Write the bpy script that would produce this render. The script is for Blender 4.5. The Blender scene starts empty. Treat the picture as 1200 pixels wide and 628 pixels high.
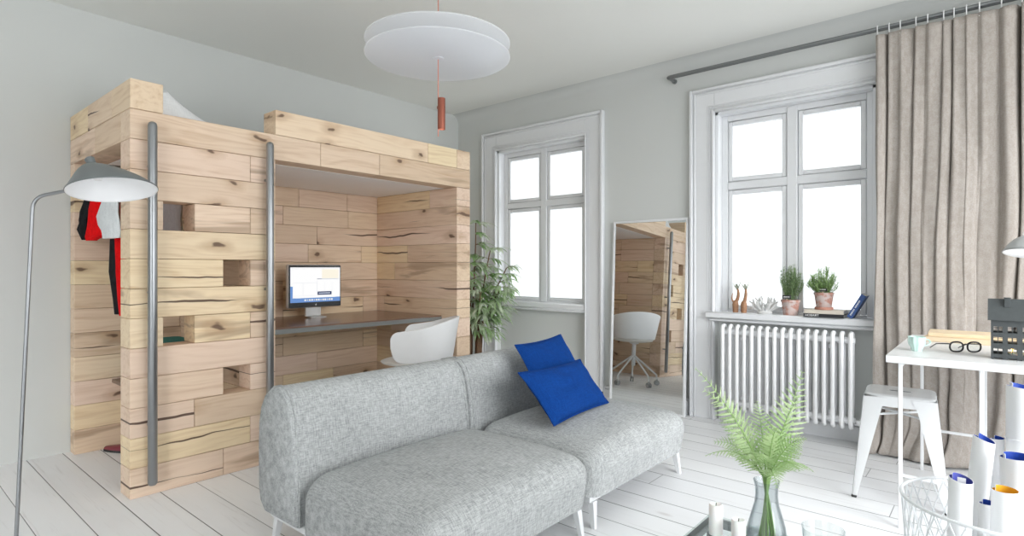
import bpy, bmesh, math, random
from mathutils import Vector, Matrix, noise
PI = math.pi
scene = bpy.context.scene
COL = scene.collection
rnd = random.Random(7)

# ------------------------------------------------------------------ mesh builder
class MB:
    def __init__(s):
        s.bm = bmesh.new(); s.pr = s.bm.faces.layers.float.new('pr')
    def face(s, vs, mi=0, pr=0.0, smooth=False):
        try:
            f = s.bm.faces.new(vs)
        except ValueError:
            return None
        f.material_index = mi; f[s.pr] = pr; f.smooth = smooth
        return f
    def verts(s, pts, M=None):
        return [s.bm.verts.new(M @ Vector(p) if M else Vector(p)) for p in pts]
    def box(s, lo, hi, c=0.0, mi=0, pr=0.0, M=None):
        lo = list(lo); hi = list(hi)
        for i in range(3):
            if lo[i] > hi[i]: lo[i], hi[i] = hi[i], lo[i]
        if c <= 0:
            v = s.verts([(x, y, z) for z in (lo[2], hi[2]) for y in (lo[1], hi[1]) for x in (lo[0], hi[0])], M)
            for q in ((0,2,3,1),(4,5,7,6),(0,1,5,4),(2,6,7,3),(0,4,6,2),(1,3,7,5)):
                s.face([v[i] for i in q], mi, pr)
            return
        d = {}
        for sx in (0,1):
            for sy in (0,1):
                for sz in (0,1):
                    co = [(lo, hi)[k][i] for i, k in enumerate((sx, sy, sz))]
                    sg = [(-1 if k else 1) for k in (sx, sy, sz)]
                    for ax in range(3):
                        p = list(co)
                        for i in range(3):
                            if i != ax: p[i] += sg[i]*c
                        d[(sx, sy, sz, ax)] = s.verts([p], M)[0]
        for ax in range(3):
            o = [i for i in range(3) if i != ax]
            for k in (0,1):
                q = []
                for a, b in ((0,0),(1,0),(1,1),(0,1)):
                    key = [0,0,0]; key[ax] = k; key[o[0]] = a; key[o[1]] = b
                    q.append(d[(key[0], key[1], key[2], ax)])
                flip = (k == 0) != (ax == 1)
                s.face(q[::-1] if flip else q, mi, pr)
        for ax in range(3):          # edges along ax
            o = [i for i in range(3) if i != ax]
            for a in (0,1):
                for b in (0,1):
                    k0 = [0,0,0]; k1 = [0,0,0]
                    k0[o[0]] = k1[o[0]] = a; k0[o[1]] = k1[o[1]] = b; k1[ax] = 1
                    s.face([d[(*k0, o[0])], d[(*k1, o[0])], d[(*k1, o[1])], d[(*k0, o[1])]], mi, pr)
        for sx in (0,1):
            for sy in (0,1):
                for sz in (0,1):
                    s.face([d[(sx, sy, sz, a)] for a in range(3)], mi, pr)
    def tube(s, pts, r, seg=10, closed=False, mi=0, cap=True, flat=1.0):
        pts = [Vector(p) for p in pts]; n = len(pts)
        rs = r if isinstance(r, (list, tuple)) else [r]*n
        rings = []; up = None
        for i in range(n):
            if closed: t = pts[(i+1) % n] - pts[i-1]
            else: t = pts[min(i+1, n-1)] - pts[max(i-1, 0)]
            if t.length < 1e-9: t = Vector((0,0,1))
            t.normalize()
            if up is None:
                up = Vector((0,0,1)) if abs(t.z) < .9 else Vector((1,0,0))
            u = (up - t*up.dot(t))
            if u.length < 1e-6: u = t.orthogonal()
            u.normalize(); up = u; w = t.cross(u)
            rings.append([s.bm.verts.new(pts[i] + rs[i]*(math.cos(a)*w + flat*math.sin(a)*u)) for a in [2*PI*k/seg for k in range(seg)]])
        m = n if closed else n-1
        for i in range(m):
            A = rings[i]; B = rings[(i+1) % n]
            for k in range(seg):
                s.face([A[k], A[(k+1) % seg], B[(k+1) % seg], B[k]], mi, 0, True)
        if cap and not closed:
            s.face(rings[0][::-1], mi); s.face(rings[-1], mi)
    def lathe(s, prof, c=(0,0,0), seg=32, mi=0, sx=1, sy=1, M=None, closed=False):
        rings = []
        for r, z in prof:
            if r < 1e-6: rings.append(s.verts([(c[0], c[1], c[2]+z)], M))
            else: rings.append(s.verts([(c[0]+sx*r*math.cos(2*PI*k/seg), c[1]+sy*r*math.sin(2*PI*k/seg), c[2]+z) for k in range(seg)], M))
        pairs = list(zip(rings, rings[1:])) + ([(rings[-1], rings[0])] if closed else [])
        for A, B in pairs:
            if len(A) == 1 and len(B) == 1: continue
            for k in range(seg):
                k2 = (k+1) % seg
                if len(A) == 1: s.face([A[0], B[k2], B[k]], mi, 0, True)
                elif len(B) == 1: s.face([A[k], A[k2], B[0]], mi, 0, True)
                else: s.face([A[k], A[k2], B[k2], B[k]], mi, 0, True)
    def grid(s, fn, nu, nv, closeu=False, mi=0, M=None):
        g = [[s.verts([fn(i/(nu if closeu else nu-1), j/(nv-1))], M)[0] for j in range(nv)] for i in range(nu)]
        for i in range(nu if closeu else nu-1):
            for j in range(nv-1):
                i2 = (i+1) % nu
                s.face([g[i][j], g[i2][j], g[i2][j+1], g[i][j+1]], mi, 0, True)
        return g
    def loft(s, secs, seg=20, mi=0, fn=None):
        """secs: (cx,cy,cz, rx, ry) horizontal ellipses"""
        rings = []
        for i, (cx, cy, cz, rx, ry) in enumerate(secs):
            ring = []
            for k in range(seg):
                a = 2*PI*k/seg; p = Vector((cx+rx*math.cos(a), cy+ry*math.sin(a), cz))
                if fn: p = fn(p, i, a)
                ring.append(s.bm.verts.new(p))
            rings.append(ring)
        for A, B in zip(rings, rings[1:]):
            for k in range(seg): s.face([A[k], A[(k+1) % seg], B[(k+1) % seg], B[k]], mi, 0, True)
        s.face(rings[0][::-1], mi, 0, True); s.face(rings[-1], mi, 0, True)
    def prism(s, poly, axis, a, b, mi=0, smooth=False, M=None):
        """poly of 2D points extruded along axis from a to b"""
        def P(p, t):
            if axis == 'X': return (t, p[0], p[1])
            if axis == 'Y': return (p[0], t, p[1])
            return (p[0], p[1], t)
        A = s.verts([P(p, a) for p in poly], M); B = s.verts([P(p, b) for p in poly], M)
        n = len(poly)
        for k in range(n): s.face([A[k], A[(k+1) % n], B[(k+1) % n], B[k]], mi, 0, smooth)
        s.face(A[::-1], mi); s.face(B, mi)
    def rbox(s, lo, hi, r, n=(16,16,10), rb=None, fn=None, mi=0):
        """box with a rounded top (radius r) and rounded upright edges; rb rounds the lower edge"""
        rb = 0 if rb is None else rb
        bm2 = {}
        def mp(p):
            q = [lo[i]+(hi[i]-lo[i])*p[i] for i in range(3)]
            z = q[2]; rr = r
            cx = min(max(q[0], lo[0]+rr), hi[0]-rr); cy = min(max(q[1], lo[1]+rr), hi[1]-rr)
            cz = z
            if z > hi[2]-r: cz = hi[2]-r
            elif rb and z < lo[2]+rb: cz = lo[2]+rb
            d = Vector((q[0]-cx, q[1]-cy, (z-cz)*(r/rb if (rb and z < lo[2]+rb) else 1)))
            if d.length > 1e-9:
                m = max(abs(d.x), abs(d.y), abs(d.z))
                d = d.normalized()*m
            if rb and z < lo[2]+rb: d.z *= rb/r
            o = Vector((cx, cy, cz))+d
            if fn: o = fn(o, p)
            return o
        def V(i, j, k):
            if (i, j, k) not in bm2: bm2[(i, j, k)] = s.bm.verts.new(mp((warp(i, n[0]), warp(j, n[1]), warp(k, n[2]))))
            return bm2[(i, j, k)]
        def warp(i, N):
            t = i/N
            return .5-.5*math.cos(PI*t) if True else t
        X, Y, Z = n
        for i in range(X):
            for j in range(Y):
                s.face([V(i,j,0), V(i,j+1,0), V(i+1,j+1,0), V(i+1,j,0)], mi, 0, True)
                s.face([V(i,j,Z), V(i+1,j,Z), V(i+1,j+1,Z), V(i,j+1,Z)], mi, 0, True)
        for i in range(X):
            for k in range(Z):
                s.face([V(i,0,k), V(i+1,0,k), V(i+1,0,k+1), V(i,0,k+1)], mi, 0, True)
                s.face([V(i,Y,k), V(i,Y,k+1), V(i+1,Y,k+1), V(i+1,Y,k)], mi, 0, True)
        for j in range(Y):
            for k in range(Z):
                s.face([V(0,j,k), V(0,j,k+1), V(0,j+1,k+1), V(0,j+1,k)], mi, 0, True)
                s.face([V(X,j,k), V(X,j+1,k), V(X,j+1,k+1), V(X,j,k+1)], mi, 0, True)
    def shift(s, v):
        bmesh.ops.translate(s.bm, vec=Vector(v), verts=s.bm.verts[:]); return s
    def xform(s, M):
        bmesh.ops.transform(s.bm, matrix=M, verts=s.bm.verts[:]); return s
    def build(s, name, mats, parent=None, angle=38, recalc=True):
        if recalc: bmesh.ops.recalc_face_normals(s.bm, faces=s.bm.faces[:])
        me = bpy.data.meshes.new(name); s.bm.to_mesh(me); s.bm.free()
        for m in (mats if isinstance(mats, (list, tuple)) else [mats]): me.materials.append(m)
        if angle: me.set_sharp_from_angle(angle=math.radians(angle))
        o = bpy.data.objects.new(name, me); COL.objects.link(o)
        if parent: o.parent = parent
        return o

def tag(o, label=None, cat=None, group=None, kind=None):
    if label: o['label'] = label
    if cat: o['category'] = cat
    if group: o['group'] = group
    if kind: o['kind'] = kind
    return o
def thing(name, label, cat, loc=(0,0,0), rz=0, group=None):
    o = bpy.data.objects.new(name, None); COL.objects.link(o); o.empty_display_size = .1
    o.location = loc; o.rotation_euler = (0,0,rz)
    return tag(o, label, cat, group)
def wpart(name, mb, mat, root, parent=None, **k):
    """part given in world coordinates"""
    mb.shift(-Vector(root.location)); return mb.build(name, mat, parent or root, **k)
def copy_tree(o, parent=None):
    c = o.copy(); COL.objects.link(c)
    if parent: c.parent = parent
    for ch in list(o.children): copy_tree(ch, c)
    return c
def bez(p0, p1, p2, p3, n):
    out = []
    for i in range(n+1):
        t = i/n; u = 1-t
        out.append(u**3*Vector(p0)+3*u*u*t*Vector(p1)+3*u*t*t*Vector(p2)+t**3*Vector(p3))
    return out
def smooth_path(pts, r, n=6):
    """polyline with rounded corners"""
    pts = [Vector(p) for p in pts]; out = [pts[0]]
    for a, b, c in zip(pts, pts[1:], pts[2:]):
        d1 = (a-b).normalized(); d2 = (c-b).normalized()
        A = b+d1*r; B = b+d2*r
        for i in range(n+1):
            t = i/n; out.append((1-t)**2*A+2*t*(1-t)*b+t*t*B)
    out.append(pts[-1]); return out

# ------------------------------------------------------------------ materials
class NT:
    def __init__(s, name):
        s.m = bpy.data.materials.new(name); s.m.use_nodes = True
        s.t = s.m.node_tree; s.t.nodes.clear(); s.out = s.t.nodes.new('ShaderNodeOutputMaterial')
    def n(s, typ, ins=None, **props):
        nd = s.t.nodes.new('ShaderNode'+typ)
        for k, v in props.items(): setattr(nd, k, v)
        for k, v in (ins or {}).items():
            sk = nd.inputs[k]
            if isinstance(v, bpy.types.NodeSocket): s.t.links.new(v, sk)
            else:
                if sk.type == 'RGBA' and len(v) == 3: v = (*v, 1)
                sk.default_value = v
        return nd
    def math(s, op, a, b=0.0, c=0.0, clamp=False):
        return s.n('Math', {0: a, 1: b, 2: c}, operation=op, use_clamp=clamp).outputs[0]
    def mix(s, f, a, b, mode='MIX'):
        nd = s.t.nodes.new('ShaderNodeMix'); nd.data_type = 'RGBA'; nd.blend_type = mode
        for i, v in ((0, f), (6, a), (7, b)):
            if isinstance(v, bpy.types.NodeSocket): s.t.links.new(v, nd.inputs[i])
            else: nd.inputs[i].default_value = (*v, 1) if (i > 0 and len(v) == 3) else v
        return nd.outputs[2]
    def ss(s, v, a, b):
        return s.n('MapRange', {0: v, 1: a, 2: b, 3: 0.0, 4: 1.0}, interpolation_type='SMOOTHSTEP').outputs[0]
    def obj(s): return s.n('TexCoord').outputs['Object']
    def sep(s, v):
        x = s.n('SeparateXYZ', {0: v}); return x.outputs[0], x.outputs[1], x.outputs[2]
    def vec(s, x, y, z): return s.n('CombineXYZ', {0: x, 1: y, 2: z}).outputs[0]
    def noise(s, v, scale=1.0, detail=2.0, rough=.5, dist=0.0):
        return s.n('TexNoise', {'Vector': v, 'Scale': scale, 'Detail': detail, 'Roughness': rough, 'Distortion': dist}).outputs[0]
    def bump(s, h, strength=.3, dist=.01):
        return s.n('Bump', {'Height': h, 'Strength': strength, 'Distance': dist}).outputs[0]
    def bsdf(s, **k):
        nd = s.n('BsdfPrincipled')
        for a, v in k.items():
            sk = nd.inputs[a.replace('_', ' ')]
            if isinstance(v, bpy.types.NodeSocket): s.t.links.new(v, sk)
            else: sk.default_value = (*v, 1) if (sk.type == 'RGBA' and len(v) == 3) else v
        s.fin(nd.outputs[0]); return nd
    def fin(s, sh): s.t.links.new(sh, s.out.inputs[0]); return s.m

def plain(name, col, rough=.5, metal=0.0, var=.04, scale=8.0, **k):
    t = NT(name); v = t.noise(t.obj(), scale, 3.0)
    c = t.mix(v, tuple(max(0, x*(1-var)) for x in col), tuple(min(1, x*(1+var)) for x in col))
    t.bsdf(Base_Color=c, Roughness=rough, Metallic=metal, **k); return t.m

def wood(name, axis):
    t = NT(name); x, y, z = t.sep(t.obj())
    al, cr = (y, x) if axis == 'Y' else (x, y)
    pr = t.n('Attribute', attribute_name='pr').outputs['Fac']
    wn = t.n('TexWhiteNoise', {'W': t.math('MULTIPLY', pr, 91.7)}, noise_dimensions='1D')
    sc = t.n('SeparateColor', {0: wn.outputs['Color']}); r1, r2, r3 = sc.outputs[0], sc.outputs[1], sc.outputs[2]
    wn2 = t.n('TexWhiteNoise', {'W': t.math('MULTIPLY_ADD', pr, 37.3, 5.0)}, noise_dimensions='1D').outputs['Value']
    al = t.math('ADD', al, t.math('MULTIPLY', r1, 23.0))
    zo = t.math('MULTIPLY_ADD', r2, 5.0, z)
    fine = t.noise(t.vec(t.math('MULTIPLY', al, 3.0), t.math('MULTIPLY', zo, 60.0), t.math('MULTIPLY', cr, 60.0)), 1.0, 4.0, .6)
    low = t.noise(t.vec(t.math('MULTIPLY', al, 1.6), t.math('MULTIPLY', zo, 9.0), t.math('MULTIPLY', cr, 9.0)), 1.0, 2.0)
    med = t.noise(t.vec(t.math('MULTIPLY', al, 1.1), t.math('MULTIPLY', t.math('MULTIPLY_ADD', low, .10, zo), 26.0), t.math('MULTIPLY', cr, 20.0)), 1.0, 4.0, .6, .35)
    ph = t.math('ADD', t.math('MULTIPLY', zo, 170.0), t.math('MULTIPLY', low, 42.0))
    ring = t.math('MULTIPLY_ADD', t.math('SINE', ph), .5, .5)
    ramp = t.n('ValToRGB', {0: r2}); e = ramp.color_ramp.elements
    e[0].position = 0; e[0].color = (*W1, 1); e[1].position = 1; e[1].color = (*W4, 1)
    for p, c in ((.22, W2), (.42, W3), (.62, W5), (.8, W6)):
        q = e.new(p); q.color = (*c, 1)
    g = t.math('ADD', t.math('ADD', t.math('MULTIPLY', ring, .10), t.math('MULTIPLY', fine, .40)), t.math('MULTIPLY', med, .55))
    dk = t.mix(1.0, ramp.outputs[0], (.70,.58,.47), 'MULTIPLY')
    base = t.mix(t.ss(g, .42, .92), ramp.outputs[0], dk)
    base = t.mix(t.math('MULTIPLY', t.ss(low, .55, .8), .35), base, (.86,.72,.52))
    # broad brown heart streaks on a few planks
    st = t.noise(t.vec(t.math('MULTIPLY', al, 1.3), t.math('MULTIPLY', zo, 11.0), t.math('MULTIPLY', cr, 4.0)), 1.0, 3.0, .55, .6)
    stm = t.math('MULTIPLY', t.ss(st, .52, .66), t.math('MULTIPLY', t.math('GREATER_THAN', wn2, .70), .62))
    base = t.mix(stm, base, (.33, .215, .135))
    # knots
    vv = t.vec(t.math('MULTIPLY', al, 2.6), t.math('MULTIPLY', zo, 5.2), t.math('MULTIPLY', cr, 3.0))
    wob = t.n('TexNoise', {'Vector': vv, 'Scale': 3.0, 'Detail': 2.0}).outputs['Color']
    vv2 = t.n('VectorMath', {0: vv, 1: t.n('VectorMath', {0: wob, 'Scale': .35}, operation='SCALE').outputs[0]}, operation='ADD').outputs[0]
    vo = t.n('TexVoronoi', {'Vector': vv2, 'Scale': 1.0, 'Randomness': 1.0}, feature='F1', voronoi_dimensions='2D')
    on = t.math('GREATER_THAN', t.n('SeparateColor', {0: vo.outputs['Color']}).outputs[0], .60)
    d = vo.outputs['Distance']
    halo = t.math('MULTIPLY', t.math('SUBTRACT', 1.0, t.ss(d, .04, .30)), t.math('MULTIPLY', on, .5))
    base = t.mix(halo, base, (.42, .25, .13))
    core = t.math('MULTIPLY', t.math('SUBTRACT', 1.0, t.ss(d, .035, .085)), t.math('MULTIPLY', on, .85))
    base = t.mix(core, base, (.10, .05, .03))
    # cracks
    f = t.math('FRACT', t.math('DIVIDE', z, H))
    n1 = t.noise(t.vec(t.math('MULTIPLY', al, 2.3), r1, r2), 1.0, 3.0, .55)
    c0 = t.math('MULTIPLY_ADD', r3, .4, .3)
    cd = t.math('ABSOLUTE', t.math('SUBTRACT', t.math('SUBTRACT', f, c0), t.math('MULTIPLY', t.math('SUBTRACT', n1, .5), .45)))
    n2 = t.noise(t.vec(t.math('MULTIPLY', al, 1.5), r3, r1), 1.0, 1.0)
    wd = t.math('MULTIPLY', t.math('MULTIPLY', t.ss(n2, .47, .68), .05), t.math('GREATER_THAN', r1, .70))
    cm = t.ss(t.math('SUBTRACT', wd, cd), 0.0, .012)
    base = t.mix(t.math('MULTIPLY', cm, .92), base, (.075, .035, .02))
    h = t.math('SUBTRACT', t.math('MULTIPLY', fine, .25), t.math('MULTIPLY', cm, 1.5))
    t.bsdf(Base_Color=base, Roughness=.62, Normal=t.bump(h, .35, .004)); return t.m

H = .1456
W1, W2, W3, W4, W5, W6 = (.84,.67,.44), (.74,.575,.42), (.82,.635,.51), (.87,.715,.47), (.70,.535,.385), (.80,.61,.48)
M = {}
M['woodY'] = wood('oak_beam_lengthwise', 'Y'); M['woodX'] = wood('oak_beam_crosswise', 'X')

t = NT('wall_paint'); v = t.noise(t.obj(), 3.0, 4.0); v2 = t.noise(t.obj(), 120.0, 2.0)
t.bsdf(Base_Color=t.mix(v, (.582,.597,.583), (.602,.617,.603)), Roughness=.85, Normal=t.bump(v2, .05, .002)); M['wall'] = t.m
t = NT('ceiling_paint'); v = t.noise(t.obj(), 3.0, 3.0)
t.bsdf(Base_Color=t.mix(v, (.78,.785,.755), (.80,.805,.775)), Roughness=.9); M['ceil'] = t.m
t = NT('white_trim_paint'); v = t.noise(t.obj(), 30.0, 2.0)
t.bsdf(Base_Color=t.mix(v, (.72,.73,.745), (.745,.755,.77)), Roughness=.38); M['trim'] = t.m

t = NT('white_painted_floorboards'); x, y, z = t.sep(t.obj())
yb = t.math('DIVIDE', t.math('ADD', y, 3.326), .1685); fy = t.math('FRACT', t.math('ADD', yb, 100.0)); idx = t.math('FLOOR', t.math('ADD', yb, 100.0))
wn = t.n('TexWhiteNoise', {'W': idx}, noise_dimensions='1D').outputs['Value']
xe = t.math('DIVIDE', t.math('ADD', x, t.math('MULTIPLY', wn, 2.7)), 3.1); fx = t.math('FRACT', t.math('ADD', xe, 10.0))
ed = t.math('MINIMUM', fy, t.math('SUBTRACT', 1.0, fy))
gw = t.math('MULTIPLY_ADD', t.math('FRACT', t.math('MULTIPLY', wn, 7.7)), .014, .005)
gap = t.math('SUBTRACT', 1.0, t.ss(t.math('SUBTRACT', ed, gw), -.006, .004))
gapx = t.math('SUBTRACT', 1.0, t.ss(t.math('MINIMUM', fx, t.math('SUBTRACT', 1.0, fx)), .0003, .0009))
gap = t.math('MAXIMUM', gap, t.math('MULTIPLY', gapx, .7))
gr = t.noise(t.vec(t.math('MULTIPLY', x, 2.0), t.math('MULTIPLY', y, 45.0), wn), 1.0, 5.0, .65, .4)
lo = t.noise(t.vec(t.math('MULTIPLY', x, 1.2), t.math('MULTIPLY', y, 5.0), wn), 1.0, 3.0)
c = t.mix(wn, (.85,.855,.87), (.905,.91,.92))
c = t.mix(t.math('MULTIPLY', t.ss(gr, .55, .75), .32), c, (.50,.48,.46))
c = t.mix(t.math('MULTIPLY', t.ss(lo, .5, .8), .25), c, (.62,.61,.60))
vo = t.n('TexVoronoi', {'Vector': t.vec(t.math('MULTIPLY', x, 2.2), t.math('MULTIPLY', y, 6.0), 0.0), 'Scale': 1.0}, feature='F1')
kn = t.math('MULTIPLY', t.math('SUBTRACT', 1.0, t.ss(vo.outputs['Distance'], .03, .13)), t.math('GREATER_THAN', t.n('SeparateColor', {0: vo.outputs['Color']}).outputs[0], .72))
c = t.mix(t.math('MULTIPLY', kn, .4), c, (.42,.38,.35))
c = t.mix(t.math('MULTIPLY', gap, .95), c, (.07,.068,.066))
t.bsdf(Base_Color=c, Roughness=t.math('MULTIPLY_ADD', gr, .2, .34), Normal=t.bump(t.math('SUBTRACT', t.math('MULTIPLY', gr, .12), gap), .5, .004)); M['floor'] = t.m

def fabric(name, a, b, s=1.0, contrast=1.0, rough=.95, sheen=.0):
    t = NT(name); x, y, z = t.sep(t.obj())
    u = t.math('ADD', x, t.math('MULTIPLY', y, 0.0))
    h1 = t.noise(t.vec(t.math('MULTIPLY', y, 36.0*s), t.math('MULTIPLY', z, 300.0*s), t.math('MULTIPLY', x, 300.0*s)), 1.0, 3.0, .6)
    h2 = t.noise(t.vec(t.math('MULTIPLY', y, 300.0*s), t.math('MULTIPLY', z, 36.0*s), t.math('MULTIPLY', x, 36.0*s)), 1.0, 3.0, .6)
    big = t.noise(t.obj(), 5.0, 3.0)
    w = t.math('ADD', t.math('MULTIPLY', t.math('ADD', h1, h2), .5), t.math('MULTIPLY', t.math('SUBTRACT', big, .5), .12))
    c = t.mix(t.ss(w, .5-.13/contrast, .5+.13/contrast), a, b)
    t.bsdf(Base_Color=c, Roughness=rough, Sheen_Weight=sheen, Specular_IOR_Level=.12, Normal=t.bump(w, .35, .003)); return t.m
M['tweed'] = fabric('grey_tweed', (.255,.263,.263), (.56,.575,.575), 1.0, .62)
M['blue'] = fabric('blue_cotton', (.003,.034,.18), (.005,.050,.235), .8)
M['linen'] = fabric('beige_linen', (.33,.295,.262), (.40,.365,.335), .6)
M['white_cloth'] = fabric('white_bedding', (.78,.79,.80), (.86,.87,.88), .6)
M['red_cloth'] = fabric('red_cloth', (.62,.002,.004), (.80,.004,.006), .6)
M['black_cloth'] = fabric('black_cloth', (.008,.008,.009), (.02,.02,.022), .6)
M['shirt'] = fabric('white_shirt_cloth', (.62,.64,.65), (.72,.74,.75), .6)
M['teal'] = fabric('teal_cloth', (.05,.22,.21), (.08,.30,.28), .6)
M['steel'] = plain('brushed_steel', (.34,.35,.36), .33, 1.0, .05, 20)
M['dark_steel'] = plain('dark_steel', (.10,.11,.115), .35, .8, .1, 20)
M['white_metal'] = plain('white_powder_coat', (.74,.75,.76), .35)
M['stool'] = plain('white_gloss_metal', (.66,.67,.675), .22, 0, .04, 12)
M['bed_base'] = plain('white_base_panel', (.93,.93,.94), .5, 0, .01)
M['white_plastic'] = plain('white_plastic', (.77,.775,.78), .35)
M['seat_white'] = plain('off_white_seat', (.78,.76,.72), .6)
M['copper'] = plain('copper', (.34,.11,.07), .4, .6, .06, 30)
M['copper_cord'] = plain('copper_cord', (.62,.27,.2), .5, .3)
M['radiator'] = plain('radiator_enamel', (.83,.835,.845), .3)
M['mat_grey'] = plain('grey_lamp_enamel', (.155,.17,.172), .42, 0, .03)
M['lamp_white'] = plain('white_enamel', (.88,.88,.89), .3)
M['grey_lamp'] = plain('pale_grey_enamel', (.42,.43,.43), .35)
M['rod'] = plain('grey_curtain_rod', (.20,.21,.21), .4, .5)
M['black'] = plain('black_plastic', (.012,.012,.013), .3)
M['soil'] = plain('potting_soil', (.03,.02,.014), .95, 0, .5, 60)
M['wax'] = plain('white_wax', (.88,.88,.87), .4, 0, .02, 10, Subsurface_Weight=.15)
M['wick'] = plain('wick', (.03,.03,.03), .8)
M['paper'] = plain('white_paper', (.86,.865,.875), .7, 0, .02)
M['paper_blue'] = plain('blue_printed_paper', (.015,.065,.42), .5)
M['paper_violet'] = plain('violet_printed_paper', (.085,.10,.40), .5)
M['paper_yellow'] = plain('yellow_printed_paper', (.80,.42,.02), .5)
M['lantern'] = plain('charcoal_lantern_metal', (.062,.07,.072), .55, .1, .15, 40)
M['mint'] = plain('mint_glazed_ceramic', (.60,.80,.74), .2, 0, .04)
M['coral'] = plain('white_coral', (.66,.66,.65), .8, 0, .08, 80)
M['leather'] = plain('wine_leather', (.20,.028,.045), .4)
M['boardend'] = plain('pale_pine', (.80,.64,.44), .6, 0, .08, 14)
M['monitor_shell'] = plain('aluminium_shell', (.62,.62,.61), .35, .5)
M['bezel'] = plain('grey_bezel', (.05,.055,.06), .15)
M['book_pages'] = plain('book_pages', (.74,.70,.62), .8, 0, .06, 90)
M['book_black'] = plain('black_book_cloth', (.016,.016,.019), .5)
M['book_beige'] = plain('beige_book_cover', (.62,.56,.48), .6)
M['book_blue'] = plain('blue_book_cloth', (.035,.085,.25), .5)
M['lettering'] = plain('white_lettering', (.8,.8,.8), .6)
M['trunk'] = plain('plant_stem', (.16,.09,.05), .8, 0, .3, 60)
M['rubber'] = plain('dark_rubber', (.03,.03,.03), .7)
M['shelf'] = plain('dark_wood_shelf', (.23,.16,.12), .5, 0, .15, 12)
M['basket'] = plain('white_wire', (.82,.84,.86), .35)
M['hook'] = plain('white_hook_plastic', (.8,.8,.8), .4)

def leafmat(name, a, b, tr=.35, scale=12.0, rough=.5):
    t = NT(name); v = t.noise(t.obj(), scale, 2.0)
    c = t.mix(t.ss(v, .3, .7), a, b)
    p = t.n('BsdfPrincipled', {'Base Color': c, 'Roughness': rough})
    q = t.n('BsdfTranslucent', {'Color': c})
    t.fin(t.n('MixShader', {0: tr, 1: p.outputs[0], 2: q.outputs[0]}).outputs[0]); return t.m
M['fern'] = leafmat('fern_green', (.32,.47,.20), (.55,.68,.38), .40, 14)
M['fernstem'] = leafmat('fern_stem', (.26,.42,.13), (.32,.48,.18), .15)
M['palm'] = leafmat('palm_green', (.26,.43,.16), (.66,.72,.58), .35, 9, .2)  # whitish tone paints window highlights into the leaf colour
M['rosemary'] = leafmat('rosemary_green', (.15,.25,.10), (.32,.42,.22), .35, 60)
M['thyme'] = leafmat('thyme_green', (.22,.36,.12), (.44,.58,.28), .40, 60)
M['sprout'] = plain('sprout_skin', (.33,.17,.09), .6, 0, .5, 40)
M['sprout_green'] = plain('sprout_tip', (.36,.38,.31), .6, 0, .2, 60)

t = NT('weathered_terracotta'); o = t.obj(); v = t.noise(o, 26.0, 4.0, .6); v2 = t.noise(o, 9.0, 3.0)
c = t.mix(t.ss(v, .38, .58), (.44,.215,.165), (.54,.455,.43)); c = t.mix(t.math('MULTIPLY', t.ss(v2, .5, .7), .35), c, (.46,.23,.18))
t.bsdf(Base_Color=c, Roughness=.9, Normal=t.bump(v, .2, .003)); M['terra'] = t.m
t = NT('terracotta_rim'); v = t.noise(t.obj(), 20.0, 3.0)
t.bsdf(Base_Color=t.mix(v, (.50,.22,.16), (.60,.33,.26)), Roughness=.9); M['terra2'] = t.m

t = NT('walnut_desk_top'); x, y, z = t.sep(t.obj())
g = t.noise(t.vec(t.math('MULTIPLY', x, 40.0), t.math('MULTIPLY', y, 2.5), z), 1.0, 4.0, .6, .5)
t.bsdf(Base_Color=t.mix(g, (.12,.065,.042), (.24,.14,.095)), Roughness=.22, Specular_IOR_Level=.6); M['desk'] = t.m
M['desk_edge'] = plain('grey_desk_edge', (.20,.21,.205), .35, .3)

def glass(name, tint, edge, gloss=.06, rough=.0):
    t = NT(name)
    lw = t.n('LayerWeight', {'Blend': .35}).outputs['Facing']
    c = t.mix(t.ss(lw, .2, 1.0), tint, edge)
    tr = t.n('BsdfTransparent', {'Color': c}); gl = t.n('BsdfGlossy', {'Color': (1,1,1), 'Roughness': rough})
    fr = t.math('MULTIPLY_ADD', t.math('POWER', t.n('LayerWeight', {'Blend': .5}).outputs['Facing'], 3.5), .55, .035)
    t.fin(t.n('MixShader', {0: fr, 1: tr.outputs[0], 2: gl.outputs[0]}).outputs[0]); return t.m
M['pane'] = glass('window_glass', (.98,.99,.99), (.9,.93,.93))
M['vase'] = glass('smoky_glass', (.88,.90,.905), (.36,.42,.44), .08)
M['clear'] = glass('clear_glass', (.96,.975,.97), (.66,.72,.73))
M['tabletop_glass'] = glass('table_glass', (.93,.96,.95), (.80,.88,.86))
M['water'] = glass('water', (.93,.95,.945), (.66,.71,.71))
t = NT('frosted_acrylic'); tr = t.n('BsdfTransparent', {'Color': (.98,.985,1)}); tl = t.n('BsdfTranslucent', {'Color': (.93,.94,.96)}); df = t.n('BsdfPrincipled', {'Base Color': (.90,.91,.93), 'Roughness': .3})
a = t.n('MixShader', {0: .45, 1: df.outputs[0], 2: tl.outputs[0]}).outputs[0]
t.fin(t.n('MixShader', {0: .58, 1: tr.outputs[0], 2: a}).outputs[0]); M['acrylic'] = t.m
t = NT('mirror_silver'); t.fin(t.n('BsdfGlossy', {'Color': (.80,.82,.82), 'Roughness': 0.0}).outputs[0]); M['mirror'] = t.m
def emit(name, col, s):
    t = NT(name); t.fin(t.n('Emission', {'Color': col, 'Strength': s}).outputs[0]); return t.m
SCR = 1.6
M['scr_white'] = emit('screen_white', (1,1,1), SCR)
M['scr_blue'] = emit('screen_blue', (.16,.30,.62), SCR)
M['scr_pale'] = emit('screen_cream', (.98,.92,.78), SCR)
M['scr_grey'] = emit('screen_grey', (.55,.60,.68), SCR)
M['scr_dark'] = emit('screen_navy', (.04,.06,.14), SCR)
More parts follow.
